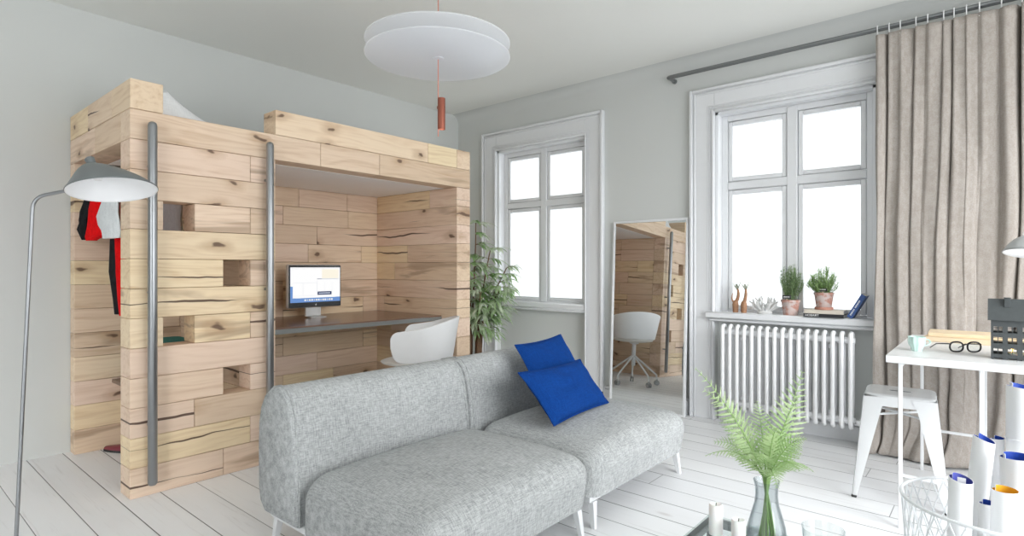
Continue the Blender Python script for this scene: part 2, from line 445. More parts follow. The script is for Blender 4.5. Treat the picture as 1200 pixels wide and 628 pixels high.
M['bulb'] = emit('lamp_bulb', (1,.93,.85), 6.0)
M['flame'] = emit('candle_flame', (1,.62,.18), 9.0)
M['glow'] = emit('candle_flame_small', (1,.75,.35), 2.5)

SKY_LO, SKY_HI, SUN_S, SUN_DIR = 7.5, 2.2, 17.0, (.78, -.42, .46)
# ------------------------------------------------------------------ camera, world
cam = bpy.data.cameras.new('camera'); co = bpy.data.objects.new('camera', cam); COL.objects.link(co)
co.location = (4.30, -4.185, 1.12); co.rotation_euler = (PI/2, 0, math.radians(40.4))
cam.lens = 36*667/1200; cam.sensor_width = 36; cam.clip_start = .02; scene.camera = co
w = bpy.data.worlds.new('overcast'); scene.world = w; w.use_nodes = True
bg = w.node_tree.nodes['Background']; bg.inputs[0].default_value = (.955,.978,1,1); bg.inputs[1].default_value = 4.0
wt = w.node_tree; tcw = wt.nodes.new('ShaderNodeTexCoord'); sxw = wt.nodes.new('ShaderNodeSeparateXYZ'); mrw = wt.nodes.new('ShaderNodeMapRange')
wt.links.new(tcw.outputs['Generated'], sxw.inputs[0]); wt.links.new(sxw.outputs[2], mrw.inputs[0])
mrw.inputs[1].default_value = -.4; mrw.inputs[2].default_value = 1.0; 
gx = wt.nodes.new('ShaderNodeMapRange'); gx.interpolation_type = 'SMOOTHSTEP'; wt.links.new(sxw.outputs[0], gx.inputs[0])   # ground glow towards +x, added to brighten the desk nook
gx.inputs[1].default_value = .1; gx.inputs[2].default_value = .8; gx.inputs[3].default_value = SKY_LO*.32; gx.inputs[4].default_value = SKY_LO; wt.links.new(gx.outputs[0], mrw.inputs[3])
mrw.inputs[4].default_value = SKY_HI
# hazy sun behind thin cloud: a broad bright patch of the sky
dtw = wt.nodes.new('ShaderNodeVectorMath'); dtw.operation = 'DOT_PRODUCT'; wt.links.new(tcw.outputs['Generated'], dtw.inputs[0]); dtw.inputs[1].default_value = Vector(SUN_DIR).normalized()
ms = wt.nodes.new('ShaderNodeMapRange'); ms.interpolation_type = 'SMOOTHSTEP'; wt.links.new(dtw.outputs['Value'], ms.inputs[0])
ms.inputs[1].default_value = math.cos(math.radians(34)); ms.inputs[2].default_value = math.cos(math.radians(8)); ms.inputs[3].default_value = 0; ms.inputs[4].default_value = SUN_S
ad = wt.nodes.new('ShaderNodeMath'); ad.operation = 'ADD'; wt.links.new(mrw.outputs[0], ad.inputs[0]); wt.links.new(ms.outputs[0], ad.inputs[1]); wt.links.new(ad.outputs[0], bg.inputs[1])
scene.view_settings.view_transform = 'Standard'; scene.view_settings.look = 'None'
scene.view_settings.gamma = 1; scene.view_settings.use_curve_mapping = False; scene.view_settings.exposure = -0.68
cy = scene.cycles
cy.max_bounces = 12; cy.diffuse_bounces = 7; cy.glossy_bounces = 6; cy.transparent_max_bounces = 24; cy.transmission_bounces = 8
cy.caustics_reflective = False; cy.caustics_refractive = False

# ------------------------------------------------------------------ room shell
RX, RY, CZ = 6.3, -6.6, 2.71
def struct(name, mb, mat, **k):
    o = mb.build(name, mat, **k); o['kind'] = 'structure'; return o
b = MB(); b.box((-.2, RY-.2, -.12), (RX+.2, .3, 0)); struct('floor', b, M['floor'])
b = MB(); b.box((-.2, RY-.2, CZ), (RX+.2, .3, CZ+.12)); struct('ceiling', b, M['ceil'])
b = MB(); b.box((-.15, RY, 0), (0, .15, CZ)); struct('wall_left', b, M['wall'])
WT = .15
W_OP = [(.55, 1.585), (2.715, 3.73)]     # window openings
def wall_with_openings(mb, axis, pos, thick, a, b_, ops, z0=0, z1=CZ):
    """ops: (lo, hi, zlo, zhi) sorted"""
    def bx(u0, u1, zl, zh):
        if u1-u0 < 1e-4 or zh-zl < 1e-4: return
        if axis == 'X': mb.box((u0, pos, zl), (u1, pos+thick, zh))
        else: mb.box((pos, u0, zl), (pos+thick, u1, zh))
    u = a
    for lo, hi, zl, zh in ops:
        bx(u, lo, z0, z1); bx(lo, hi, zh, z1); bx(lo, hi, z0, zl); u = hi
    bx(u, b_, z0, z1)
b = MB(); wall_with_openings(b, 'X', 0, WT, 0, RX, [(l, h, .0, 2.27) for l, h in W_OP])
for l, h in W_OP: b.box((l, .05, 0), (h, WT, .76))
struct('wall_back', b, M['wall'])
b = MB(); wall_with_openings(b, 'Y', RX, WT, RY, 0, [(-4.0, -.3, .02, 2.64)]); struct('wall_right', b, M['wall'])  # unseen opening, sized for the daylight it throws on floor and nook
b = MB(); wall_with_openings(b, 'X', RY-WT, WT, 0, RX, [(2.6, 5.2, .02, 2.6)]); struct('wall_front', b, M['wall'])  # unseen opening, width chosen for its light on the bed end
b = MB()
prof = [(0,0)]+[(-.09+.09*math.sin(i*PI/20), -.09+.09*math.cos(i*PI/20)) for i in range(11)] or [(0,0),(-.055,0),(-.05,-.012),(-.034,-.024),(-.018,-.042),(-.01,-.06),(0,-.066)]
b.prism([(y, CZ+z) for y, z in prof], 'X', 0, RX, smooth=True); struct('trim_1', b, M['wall'], angle=50)

def portal(loc, rot, sx, sy):
    l = bpy.data.lights.new('daylight_portal', 'AREA'); l.shape = 'RECTANGLE'; l.size = sx; l.size_y = sy; l.cycles.is_portal = True
    o = bpy.data.objects.new('daylight_portal', l); COL.objects.link(o); o.location = loc; o.rotation_euler = rot
portal((RX+.16, -2.15, 1.33), (PI/2, 0, PI/2), 3.7, 2.62); portal((3.9, RY-.16, 1.31), (PI/2, 0, 0), 2.6, 2.58)
for l_, h_ in W_OP: portal(((l_+h_)/2, WT+.01, 1.515), (-PI/2, 0, 0), h_-l_, 1.51)

def baseboard(name, segs):
    b = MB()
    for x0, x1, y in segs:
        b.box((x0, y-.018, 0), (x1, y, .10), .003); b.box((x0, y-.012, .10), (x1, y, .125), .004)
    return struct(name, b, M['trim'])
baseboard('baseboard_back', [(0, .36, 0), (1.765, 2.515, 0), (.56, 1.575, .05), (2.725, 3.72, .05), (3.92, RX, 0)])

def window(idx, l, h, sill_over):
    root = bpy.data.objects.new('window_%d' % idx, None); COL.objects.link(root); root['kind'] = 'structure'
    zt, zb = 2.27, .80; cw = .185
    # casing: flat board, raised outer fillet, inner beads
    b = MB()
    def frame_ring(d0, d1, y0, y1, c=.003):
        """ring between distances d0<d1 outside the opening"""
        b.box((l-d1, y0, 0), (l-d0, y1, zt+d1), c); b.box((h+d0, y0, 0), (h+d1, y1, zt+d1), c)
        b.box((l-d0, y0, zt+d0), (h+d0, y1, zt+d1), c)
    frame_ring(0, cw, -.022, 0.0); frame_ring(cw-.024, cw, -.042, -.022, .005); frame_ring(cw-.046, cw-.03, -.030, -.022, .004)
    frame_ring(.0, .018, -.034, -.022, .005); frame_ring(.026, .036, -.028, -.022, .003); frame_ring(.044, .05, -.026, -.022, .002)
    b.build('casing', M['trim'], root)
    b = MB()
    b.box((l, 0, zb), (l+.022, WT, zt), .002); b.box((h-.022, 0, zb), (h, WT, zt), .002); b.box((l, 0, zt-.022), (h, WT, zt), .002)
    yf0, yf1 = .075, .135; f = .045
    b.box((l+.02, yf0, zb), (l+.02+f, yf1, zt-.02), .004); b.box((h-.02-f, yf0, zb), (h-.02, yf1, zt-.02), .004)
    b.box((l+.02+f, yf0, zt-.02-f), (h-.02-f, yf1, zt-.02), .004); b.box((l+.02+f, yf0, zb-.03), (h-.02-f, yf1, zb+.012), .004)
    cx = (l+h)/2
    b.box((cx-.034, yf0-.006, zb), (cx+.034, yf1, zt-.03), .006)
    zm = 1.727
    b.box((l+.02+f, yf0-.004, zm-.03), (h-.02-f, yf1, zm+.03), .006)
    b.build('frame', M['trim'], root)
    xs = [(l+.02+f, cx-.034), (cx+.034, h-.02-f)]; zs = [(zb+.012, zm-.03), (zm+.03, zt-.02-f)]
    for x0, x1 in xs:
        for z0, z1 in zs:
            s = MB(); bw = .034; g = .003
            s.box((x0+g, yf0+.006, z0+g), (x0+bw, yf1-.01, z1-g), .004); s.box((x1-bw, yf0+.006, z0+g), (x1-g, yf1-.01, z1-g), .004)
            s.box((x0+bw, yf0+.006, z0+g), (x1-bw, yf1-.01, z0+bw), .004); s.box((x0+bw, yf0+.006, z1-bw), (x1-bw, yf1-.01, z1-g), .004)
            so = s.build('sash', M['trim'], root)
            p = MB(); p.box((x0+bw-.004, .100, z0+bw-.004), (x1-bw+.004, .104, z1-bw+.004)); p.build('pane', M['pane'], so)
    b = MB()
    b.box((l-sill_over, -.062 if sill_over else -.03, .752), (h+(.0), .078, .80), .008)
    b.box((l-sill_over*.6, -.045 if sill_over else -.018, .728), (h, .05, .754), .008)
    b.build('sill', M['trim'], root)
window(1, *W_OP[0], 0.0); window(2, *W_OP[1], .055)

# ------------------------------------------------------------------ loft bed
pseed = [0.0]
def plank(mb, lo, hi, g=.0010, c=.002, seed=None):
    pseed[0] = (pseed[0]+.61803398875) % 1.0
    s = pseed[0] if seed is None else seed
    lo = [a+g for a in lo]; hi = [a-g for a in hi]
    mb.box(lo, hi, c, 0, s)
BX, Y0, Y1 = 1.12, -3.29, -.96; YN = Y0+5*H          # YN = near side of the desk nook
bed = thing('loft_bed', 'tall oak beam loft bed with a desk nook, closet and two steel grab poles', 'bed', (0, Y0, 0))
def yy(k): return Y0+H*k
b = MB(); xi = BX-H
lay = {0: [(0,3),(3,5)], 1: [(0,4),(4,5)], 2: [(0,2),(2,5)], 3: [(0,3),(4,5)], 4: [(0,5)], 5: [(0,1),(2,4),(4,5)], 6: [(0,5)],
       7: [(0,3),(4,5)], 8: [(0,5)], 9: [(0,1),(2,4),(4,5)], 10: [(0,5)], 11: [(0,4),(4,5)]}
for k, segs in lay.items():
    for s0, s1 in segs: plank(b, (xi, yy(s0), k*H), (BX, yy(s1), (k+1)*H))
wpart('front_panel', b, M['woodY'], bed)
b = MB()
for k in range(12):
    ys = [Y0]
    r = random.Random(40+k)
    while Y1-ys[-1] > .8: ys.append(ys[-1]+r.choice([.29,.44,.58,.73,.5]))
    ys.append(Y1)
    for u, v in zip(ys, ys[1:]): plank(b, (.006, u, k*H), (.10, v, (k+1)*H))
wpart('back_panel', b, M['woodY'], bed)
b = MB()
for k in range(12):
    r = random.Random(90+k); m = r.choice([.35,.5,.62,.75]) 
    for u, v in ((.10, m), (m, xi)): plank(b, (u, YN-H, k*H), (v, YN, (k+1)*H))
wpart('divider', b, M['woodX'], bed)
b = MB()
js = {11: [.80], 10: [], 9: [], 8: [.52], 7: [.35], 6: [], 5: [.2], 4: [.3], 3: [], 2: [.3,.62], 1: [.5], 0: [.7]}
for k in range(12):
    e = [.10]+js[k]+[BX]
    for u, v in zip(e, e[1:]): plank(b, (u, Y1-H, k*H), (v, Y1, (k+1)*H))
wpart('side_panel', b, M['woodX'], bed)
b = MB()
z12, z13, z14 = 12*H, 13*H, 14*H
for u, v in ((Y0, -2.272), (-2.272, -1.83), (-1.83, Y1)): plank(b, (xi, u, z12), (BX, v, z13))
for u, v in ((YN, -1.397), (-1.397, Y1-H)): plank(b, (xi, u, z13), (BX, v, z14))
wpart('front_beam', b, M['woodY'], bed)
b = MB()
for u, v in ((.006, .53), (.53, xi)): plank(b, (u, Y0, z12), (v, Y0+H, z13))
for u, v in ((.006, .386), (.386, .83), (.83, BX)): plank(b, (u, Y0, z13), (v, Y0+H, z14))
wpart('end_beam', b, M['woodX'], bed)
b = MB()
plank(b, (.10, Y1-H, z12), (xi, Y1, z13)); plank(b, (.006, Y1-H, z13), (BX, Y1, z14))
wpart('end_beam', b, M['woodX'], bed)
b = MB()
for u, v in ((Y0+H, -2.2), (-2.2, Y1-H)): plank(b, (.006, u, z12), (.10, v, z13))
wpart('back_beam', b, M['woodY'], bed)
b = MB(); b.box((.10, Y0+H, 1.747), (xi, Y1-H, 1.79), .002); tag(wpart('bed_base', b, M['bed_base'], bed), 'white bed base panel')
for py in (-3.21, -2.622):
    b = MB(); r = .021; zb_, zt_ = .062, 1.832
    b.lathe([(0, zb_), (r*.7, zb_+.003), (r, zb_+.012), (r, zt_-.02), (r*.8, zt_-.007), (r*.4, zt_-.001), (0, zt_)], (BX+.055, py, 0), 20)
    for z in (.35, 1.0, 1.62): b.tube([(BX-.004, py, z), (BX+.05, py, z)], .008, 8)
    tag(wpart('grab_pole', b, M['steel'], bed), 'steel grab pole')
b = MB(); b.box((.10, Y0+.19, .405), (.62, YN-H, .428), .003); wpart('closet_shelf', b, M['shelf'], bed)
b = MB(); b.tube([(.60, Y0+.01, 1.675), (.60, YN-H, 1.675)], .012, 10); wpart('closet_rod', b, M['steel'], bed)

# mattress and duvet
b = MB(); b.rbox((.115, Y0+H+.015, 1.791), (xi-.015, Y1-H-.015, 1.90), .03, (8,12,4))
tag(b.build('mattress', M['white_cloth']), 'white mattress lying inside the rails on top of the loft bed', 'mattress')
def duvet(u, v):
    x = .13+(xi-.16)*u*1.0; y = Y0+H+.02+1.75*v
    e = min(u, 1-u, v*2.2, (1-v)*2.2); e = min(1, e/.10)
    hgt = .012+.27*math.exp(-((y-(Y0+H+.02))/.19)**2)*(.5+.5*math.sin(PI*min(1,max(0,u))**.8))
    fl_ = .15+math.exp(-((y-(Y0+H+.02))/.22)**2); n = (noise.noise((x*9, y*9, 1.3))*.020+abs(noise.noise((x*19, y*19, 4.3)))*.034)*fl_
    return (x, y, 1.904+(hgt+n)*math.sin(min(1,e)*PI/2))
b = MB(); b.grid(duvet, 40, 70)
o = b.build('duvet', M['white_cloth']); md = o.modifiers.new('s', 'SOLIDIFY'); md.thickness = .012; md.offset = 1
tag(o, 'crumpled white duvet heaped on top of the loft bed', 'duvet')

# desk in the nook
dk = thing('built_in_desk', 'dark walnut desk slab fitted across the loft bed nook', 'desk', (.5, -1.8, .705))
b = MB(); ya, yb = YN+.002, Y1-H-.002
b.prism([(.104, ya), (.88, ya), (.945, yb), (.104, yb)], 'Z', .735, .745); wpart('desk_top', b, M['desk'], dk)
b = MB(); b.prism([(.104, ya), (.882, ya), (.947, yb), (.104, yb)], 'Z', .705, .7345); wpart('desk_edge', b, M['desk_edge'], dk)

# monitor
mo = thing('computer_monitor', 'flat computer monitor with open windows on its screen, standing on the nook desk', 'monitor', (.36, -1.86, .746), math.radians(90))
mw, mz0, mz1 = .445, .075, .40
b = MB(); b.rbox((-mw/2, -.002, mz0), (mw/2, .036, mz1), .012, (10,8,10), .012); b.build('shell', M['monitor_shell'], mo)
b = MB(); b.box((-mw/2+.006, -.0075, mz0+.006), (mw/2-.006, -.0005, mz1-.006), .003); bz = b.build('bezel', M['bezel'], mo)
b = MB(); yS = -.0085
sw, s0, s1 = mw/2-.016, mz0+.042, mz1-.022
def q(x0, x1, z0, z1, mi, lay):
    X0 = -sw+2*sw*x0; X1 = -sw+2*sw*x1; Z0 = s0+(s1-s0)*z0; Z1 = s0+(s1-s0)*z1; y = yS-.0003*lay
    v = b.verts([(X0, y, Z0), (X1, y, Z0), (X1, y, Z1), (X0, y, Z1)]); b.face(v, mi)
b.box((-sw, yS, s0), (sw, -.007, s1), 0, 1)
q(.0,1,.12,1,0,1); q(.0,.045,.0,.46,1,2); q(.05,1,.0,.13,1,2); q(.1,.9,.125,.16,0,3)
q(.62,.97,.68,.95,2,2); q(.52,.98,.655,.672,3,2); q(.52,.62,.665,.675,4,3); q(.53,.82,.20,.30,4,3); q(.555,.79,.235,.265,3,4)
q(.04,.51,.555,.56,3,2); q(.24,.245,.2,.55,3,2); q(.52,.525,.2,.62,3,2); q(.68,.683,.32,.58,3,2); q(.83,.833,.22,.58,3,2); q(.05,.5,.185,.19,3,2)
for i, xx in enumerate((.02,.10,.23,.44,.62)): q(xx, xx+.05, .955, .962, 3, 2)
for i in range(13): q(.27+.045*i, .30+.045*i, .04, .085, (0,3,2)[i % 3], 3)
b.build('screen', [M['scr_white'], M['scr_blue'], M['scr_pale'], M['scr_grey'], M['scr_dark']], bz, angle=0, recalc=False)
b = MB(); b.lathe([(0, 0), (.0055, 0), (.0055, .001), (0, .001)], (0,0,0), 14, M=Matrix.Translation((0, -.0075, mz0+.021)) @ Matrix.Rotation(PI/2, 4, 'X'))
b.tube([(.001, -.008, mz0+.027), (.003, -.008, mz0+.031)], .0012, 6); tag(b.build('logo', M['lettering'], bz), 'small white emblem')
b = MB(); b.prism([(.012, .10), (.02, .012), (-.02, .004), (-.08, .0), (-.08, .006), (0, .012), (.002, .10)], 'X', -.062, .062)
b.xform(Matrix.Rotation(0, 4, 'Z')); b.shift((0, .028, 0)); b.build('stand', M['monitor_shell'], mo)

# clothes inside the closet
def hang(mb, path, ys, dy, mi=0, seed=0):
    def fn(p, i, a):
        n = noise.noise((p.x*16, p.z*5+seed, seed))*.018
        return p+Vector((n*.6, n, 0))
    mb.loft([(x, ys, z, w, dy) for x, z, w in path], 22, mi, fn)
g = thing('red_and_black_coat', 'red garment with black edging hanging in the loft bed closet', 'clothing', (.45, -3.225, .86))
b = MB(); hang(b, [(.55,1.62,.04),(.49,1.54,.085),(.43,1.45,.085),(.40,1.385,.095),(.42,1.335,.13),(.44,1.30,.16),(.37,1.278,.08)], -3.262, .020, 0, 1)
hang(b, [(.70,1.60,.08),(.74,1.45,.075),(.765,1.29,.08),(.79,1.1,.075),(.81,.95,.07),(.815,.868,.062)], -3.24, .014, 0, 3)
wpart('red_cloth', b, M['red_cloth'], g)
b = MB(); hang(b, [(.42,1.60,.04),(.345,1.53,.06),(.265,1.45,.075),(.215,1.40,.075),(.195,1.35,.075),(.225,1.285,.035)], -3.272, .016, 0, 5)
hang(b, [(.58,1.5,.06),(.62,1.3,.068),(.655,1.1,.062),(.69,.95,.055),(.712,.872,.040)], -3.228, .013, 0, 7)
wpart('black_edging', b, M['black_cloth'], g)
b = MB(); b.tube(smooth_path([(.44,-3.25,1.60),(.62,-3.235,1.64),(.76,-3.235,1.60)], .03), .006, 8); b.tube([(.62,-3.235,1.63),(.60,-3.225,1.655)], .003, 6); wpart('hanger', b, M['steel'], g)
b = MB(); hang(b, [(.70,1.60,.03),(.78,1.56,.13),(.80,1.48,.15),(.76,1.40,.19),(.79,1.35,.16),(.825,1.30,.12),(.835,1.272,.10)], -3.292, .018, 0, 9)
tag(b.build('white_shirt', M['shirt']), 'white shirt hanging in front of the red garment in the closet', 'clothing')

b = MB(); hang(b, [(.60,1.63,.03),(.60,1.59,.13),(.60,1.53,.20),(.60,1.40,.19),(.60,1.25,.22),(.60,1.12,.26),(.60,1.02,.28)], -2.95, .035, 0, 11)
tag(b.build('white_dress', M['shirt']), 'white garment hanging deep in the closet, glimpsed through the upper step hole', 'clothing')

# shoe on the closet floor, folded cloth on the shelf
sh = thing('red_shoe', 'dark red shoe with black sole on the floor in the closet', 'shoe', (.13, -3.135, 0), math.radians(34))
b = MB()
def shoe_sec(t):
    x = .25*t; wd = .012+.032*math.sin(PI*min(1,(t+.06)/1.1))**.7; hh = .014+.045*t**1.3
    return x, wd, hh
g_ = b.grid(lambda u, v: (shoe_sec(v)[0], shoe_sec(v)[1]*math.cos(PI*u), .012+shoe_sec(v)[2]*math.sin(PI*u)**.8), 12, 14)
b.build('upper', M['leather'], sh)
b = MB(); pts = [(shoe_sec(i/12)[0], -shoe_sec(i/12)[1]-.002) for i in range(13)]+[(shoe_sec(i/12)[0], shoe_sec(i/12)[1]+.002) for i in range(12,-1,-1)]
b.prism(pts, 'Z', 0, .013); b.build('sole', M['rubber'], sh)
fc = MB()
for k in range(5): fc.rbox((.2, -3.02, .4285+k*.05), (.55, -2.75, .4285+k*.05+.047), .02, (8,8,4), .02)
tag(fc.build('folded_cloth', M['teal']), 'teal folded cloth stacked on the low shelf inside the closet', 'clothing')

# ------------------------------------------------------------------ sofa
sofa = thing('sofa', 'grey tweed two section sofa with armless seats and white legs', 'sofa', (2.5, -2.13, 0))
backprof = [(2.05,.135),(2.015,.17),(2.003,.22),(2.0,.30),(2.0,.42),(2.005,.50),(2.022,.565),(2.055,.615),(2.10,.645),(2.15,.655),(2.195,.645),(2.23,.615),(2.252,.57),(2.268,.50),(2.282,.40),(2.29,.30),(2.29,.135)]
def back_mod(ya, yb):
    b = MB(); n = len(backprof); cx = 2.15; cz = .38
    secs = [(ya, .955), (ya+.004, .975), (ya+.012, .992), (ya+.025, 1.0), ((ya+yb)/2, 1.0), (yb-.025, 1.0), (yb-.012, .992), (yb-.004, .975), (yb, .955)]
    rings = [[b.bm.verts.new((cx+(x-cx)*s, y, cz+(z-cz)*s)) for x, z in backprof] for y, s in secs]
    for A, B in zip(rings, rings[1:]):
        for k in range(n): b.face([A[k], A[(k+1) % n], B[(k+1) % n], B[k]], 0, 0, True)
    b.face(rings[0][::-1]); b.face(rings[-1])
    o = wpart('back_cushion', b, M['tweed'], sofa, angle=60)
    for y in (ya+.02, yb-.02):
        p = MB(); p.tube([(x, y, z) for x, z in backprof], .0045, 8); wpart('piping', p, M['tweed'], sofa, o)
def seat_mod(ya, yb):
    lo, hi = (2.292, ya, .135), (3.035, yb, .342)
    def fn(o, p):
        u = 2*p[0]-1; v = 2*p[1]-1
        if p[2] > .5:
            k = (p[2]-.5)*2
            o.z += k*(.046*(1-abs(u)**2.2)*(1-abs(v)**2.2))
        if o.x > 2.9:   # slight taper at the foot of the front
            o.x -= .03*max(0, (.30-o.z))/.17
        return o
    b = MB(); b.rbox(lo, hi, .10, (24,28,14), None, fn); o = wpart('seat_cushion', b, M['tweed'], sofa, angle=60)
    f = MB()
    x0, x1 = 2.05, 2.97
    for (a_, c_) in (((x0, ya+.03), (x1, ya+.055)), ((x0, yb-.055), (x1, yb-.03)), ((x0, ya+.0555), (x0+.025, yb-.0555)), ((x1-.025, ya+.0555), (x1, yb-.0555))):
        f.box((a_[0], a_[1], .108), (c_[0], c_[1], .135), .003)
    wpart('base_frame', f, M['white_metal'], sofa)
    for lx in (2.07, 2.965):
        for ly in (ya+.055, yb-.055):
            l_ = MB(); t1, t0 = .015, .009; dx = .016 if lx > 2.5 else -.016; dy = .012*(1 if ly > (ya+yb)/2 else -1)
            A = l_.verts([(lx+sx*t1, ly+sy*t1, .112) for sx, sy in ((-1,-1),(1,-1),(1,1),(-1,1))]); B = l_.verts([(lx+dx+sx*t0, ly+dy+sy*t0, 0) for sx, sy in ((-1,-1),(1,-1),(1,1),(-1,1))])
            for k in range(4): l_.face([A[k], A[(k+1) % 4], B[(k+1) % 4], B[k]])
            l_.face(A); l_.face(B[::-1]); wpart('leg', l_, M['white_metal'], sofa)
for ya, yb in ((-3.085, -2.145), (-2.135, -1.185)): back_mod(ya, yb); seat_mod(ya, yb)

def pillow(name, label, BL, BR, TL, TR, th, tagpos=None):
    """cushion spanned by four corners"""
    BL, BR, TL, TR = map(Vector, (BL, BR, TL, TR)); c = (BL+BR+TL+TR)/4
    nrm = (BR-BL).cross(TL-BL).normalized()
    if nrm.x < 0: nrm = -nrm
    root = thing(name, label, 'cushion', c, 0, 'blue cushions on the sofa')
    b = MB()
    def P(u, v, s):
        a = 2*u-1; d = 2*v-1
        pu = .5+.5*a*(1-.07*(1-d*d)); pv = .5+.5*d*(1-.07*(1-a*a))
        q_ = BL*(1-pu)*(1-pv)+BR*pu*(1-pv)+TL*(1-pu)*pv+TR*pu*pv
        k = ((1-a*a)*(1-d*d))**.42
        n = noise.noise((u*5, v*5, s*3+c.y))*.012*k
        return q_+nrm*(s*th*k+n)-c
    b.grid(lambda u, v: P(u, v, 1), 26, 26); b.grid(lambda u, v: P(u, v, -1), 26, 26)
    bmesh.ops.remove_doubles(b.bm, verts=b.bm.verts[:], dist=.0008)
    b.build('cushion_cover', M['blue'], root, angle=80)
    e = MB(); ring = [P(i/20, 0, 0) for i in range(20)]+[P(1, i/20, 0) for i in range(20)]+[P(1-i/20, 1, 0) for i in range(20)]+[P(0, 1-i/20, 0) for i in range(20)]
    e.tube(ring, .004, 6, True); e.build('piping', M['blue'], root)
    if tagpos:
        g = MB(); m = P(1, tagpos, 0); g.box((m.x-.01, m.y, m.z-.006), (m.x, m.y+.016, m.z+.01), .001); g.build('fabric_tag', M['black_cloth'], root)
pillow('blue_cushion', 'taller blue cushion leaning on the sofa back, behind the low one', (2.585,-1.90,.405), (2.585,-1.43,.405), (2.325,-1.84,.705), (2.325,-1.42,.725), .042)
pillow('blue_cushion', 'low blue cushion resting on the sofa seat in front of the taller one', (2.745,-2.06,.392), (2.70,-1.50,.392), (2.565,-2.10,.620), (2.53,-1.52,.61), .052, .2)

# ------------------------------------------------------------------ desk chair
ch = thing('desk_chair', 'white tub desk chair on castors at the nook desk', 'chair', (1.285, -1.565, 0), math.radians(220.4))
def shell(s_, v):
    q_ = s_*2-1; a = q_*math.radians(122)          # 0 = middle of the back
    k = max(0, min(1, (math.cos(a)+.53)/1.53))
    top = .695+.09*k**1.2; z0 = .492
    ee = max(0, (abs(q_)-.90)/.10)
    cut = 1-math.sqrt(max(0, 1-ee*ee))             # rounded front corners of the arms
    zt = top-.10*cut; zb = z0+.04*cut
    z = zb+(zt-zb)*v; w_ = (z-z0)/(top-z0)
    rx = .185+.048*w_; ry = .225+.050*w_
    c_ = math.cos(a); x = -rx*c_ if c_ > 0 else -rx*c_*1.75
    return (x, ry*math.sin(a) if c_ > 0 else math.copysign(ry*(1-.10*(1-abs(math.sin(a)))), a), z)
b = MB(); b.grid(shell, 81, 16); o = b.build('back_shell', M['white_plastic'], ch, angle=60)
md = o.modifiers.new('s', 'SOLIDIFY'); md.thickness = .014; md.offset = -1
md = o.modifiers.new('b', 'BEVEL'); md.width = .004; md.segments = 2; md.limit_method = 'ANGLE'
b = MB()
def pan(u, v):
    a = 2*PI*u; r = v
    x = .060+.250*r*math.cos(a); y = .222*r*math.sin(a)
    if x > 0: y *= 1.0
    return (x, y, .487+.020*(1-r**4)-.03*max(0, x-.2)*2)
b.grid(pan, 40, 10, True); b.grid(lambda u, v: (pan(u, v)[0]*.97, pan(u, v)[1]*.97, .470-.022*(1-v**3)), 40, 10, True)
b.grid(lambda u, v: tuple((1-v)*pan(u, 1)[i]+v*(pan(u, 1)[0]*.97, pan(u, 1)[1]*.97, .470)[i] for i in range(3)), 40, 3, True)
bmesh.ops.remove_doubles(b.bm, verts=b.bm.verts[:], dist=.0005); b.build('seat', M['seat_white'], ch, angle=60)
b = MB(); b.lathe([(0,.20),(.022,.20),(.022,.43),(.05,.438),(.05,.452),(0,.452)], (0,0,0), 18); b.build('column', M['white_metal'], ch)
for k in range(5):
    a = 2*PI*k/5+.35; d = Vector((math.cos(a), math.sin(a), 0))
    l_ = MB(); l_.tube(smooth_path([Vector((0,0,.30))+d*.02, Vector((0,0,.11))+d*.27, Vector((0,0,.062))+d*.275], .02), .010, 10)
    lo = l_.build('base_leg', M['white_metal'], ch)
    c_ = MB(); p = d*.275; s_ = Vector((-d.y, d.x, 0))
    for sg in (-1, 1): c_.tube([p+s_*sg*.006+Vector((0,0,.026)), p+s_*sg*.02+Vector((0,0,.026))], .026, 16)
    c_.box((p.x-.008, p.y-.008, .03), (p.x+.008, p.y+.008, .066), .002); c_.build('caster', M['grey_lamp'], lo)

# ------------------------------------------------------------------ bamboo palm in the corner
pl = thing('bamboo_palm', 'leafy bamboo palm standing between the loft bed and the window', 'plant', (.70, -.46, 0))
b = MB(); b.lathe([(0,0),(.13,0),(.17,.30),(.175,.30),(.175,.33),(.155,.33),(.155,.29),(0,.29)], (0,0,0), 32); b.build('pot', M['white_plastic'], pl)
b = MB(); b.lathe([(0,.295),(.152,.295)], (0,0,0), 24); b.build('soil', M['soil'], pl)
rp = random.Random(11); st = MB(); lv = MB()
def leaf(mb, p, d, L, wd, droop, n=5):
    d = Vector(d).normalized(); side = d.cross(Vector((0,0,1)))
    if side.length < 1e-3: side = Vector((1,0,0))
    side.normalize(); prev = None
    for i in range(n+1):
        t = i/n; c_ = Vector(p)+d*L*t+Vector((0,0,-droop*L*t*t)); w_ = wd*math.sin(PI*min(1, .06+t*.94))**.8 if i < n else 0
        up = Vector((0,0,-w_*.35))
        row = mb.verts([c_-side*w_+up, c_, c_+side*w_+up])
        if prev:
            for k in (0,1): mb.face([prev[k], prev[k+1], row[k+1], row[k]], 0, 0, True)
        prev = row
stems = [((-.06,.0),(-.03,.03,1.53)), ((.05,-.03),(.13,.05,1.28)), ((.0,.06),(.22,.17,1.12)), ((-.02,-.06),(.02,-.12,1.15)), ((.04,.0),(.28,.02,.95)), ((.0,.0),(.20,-.15,.9))]
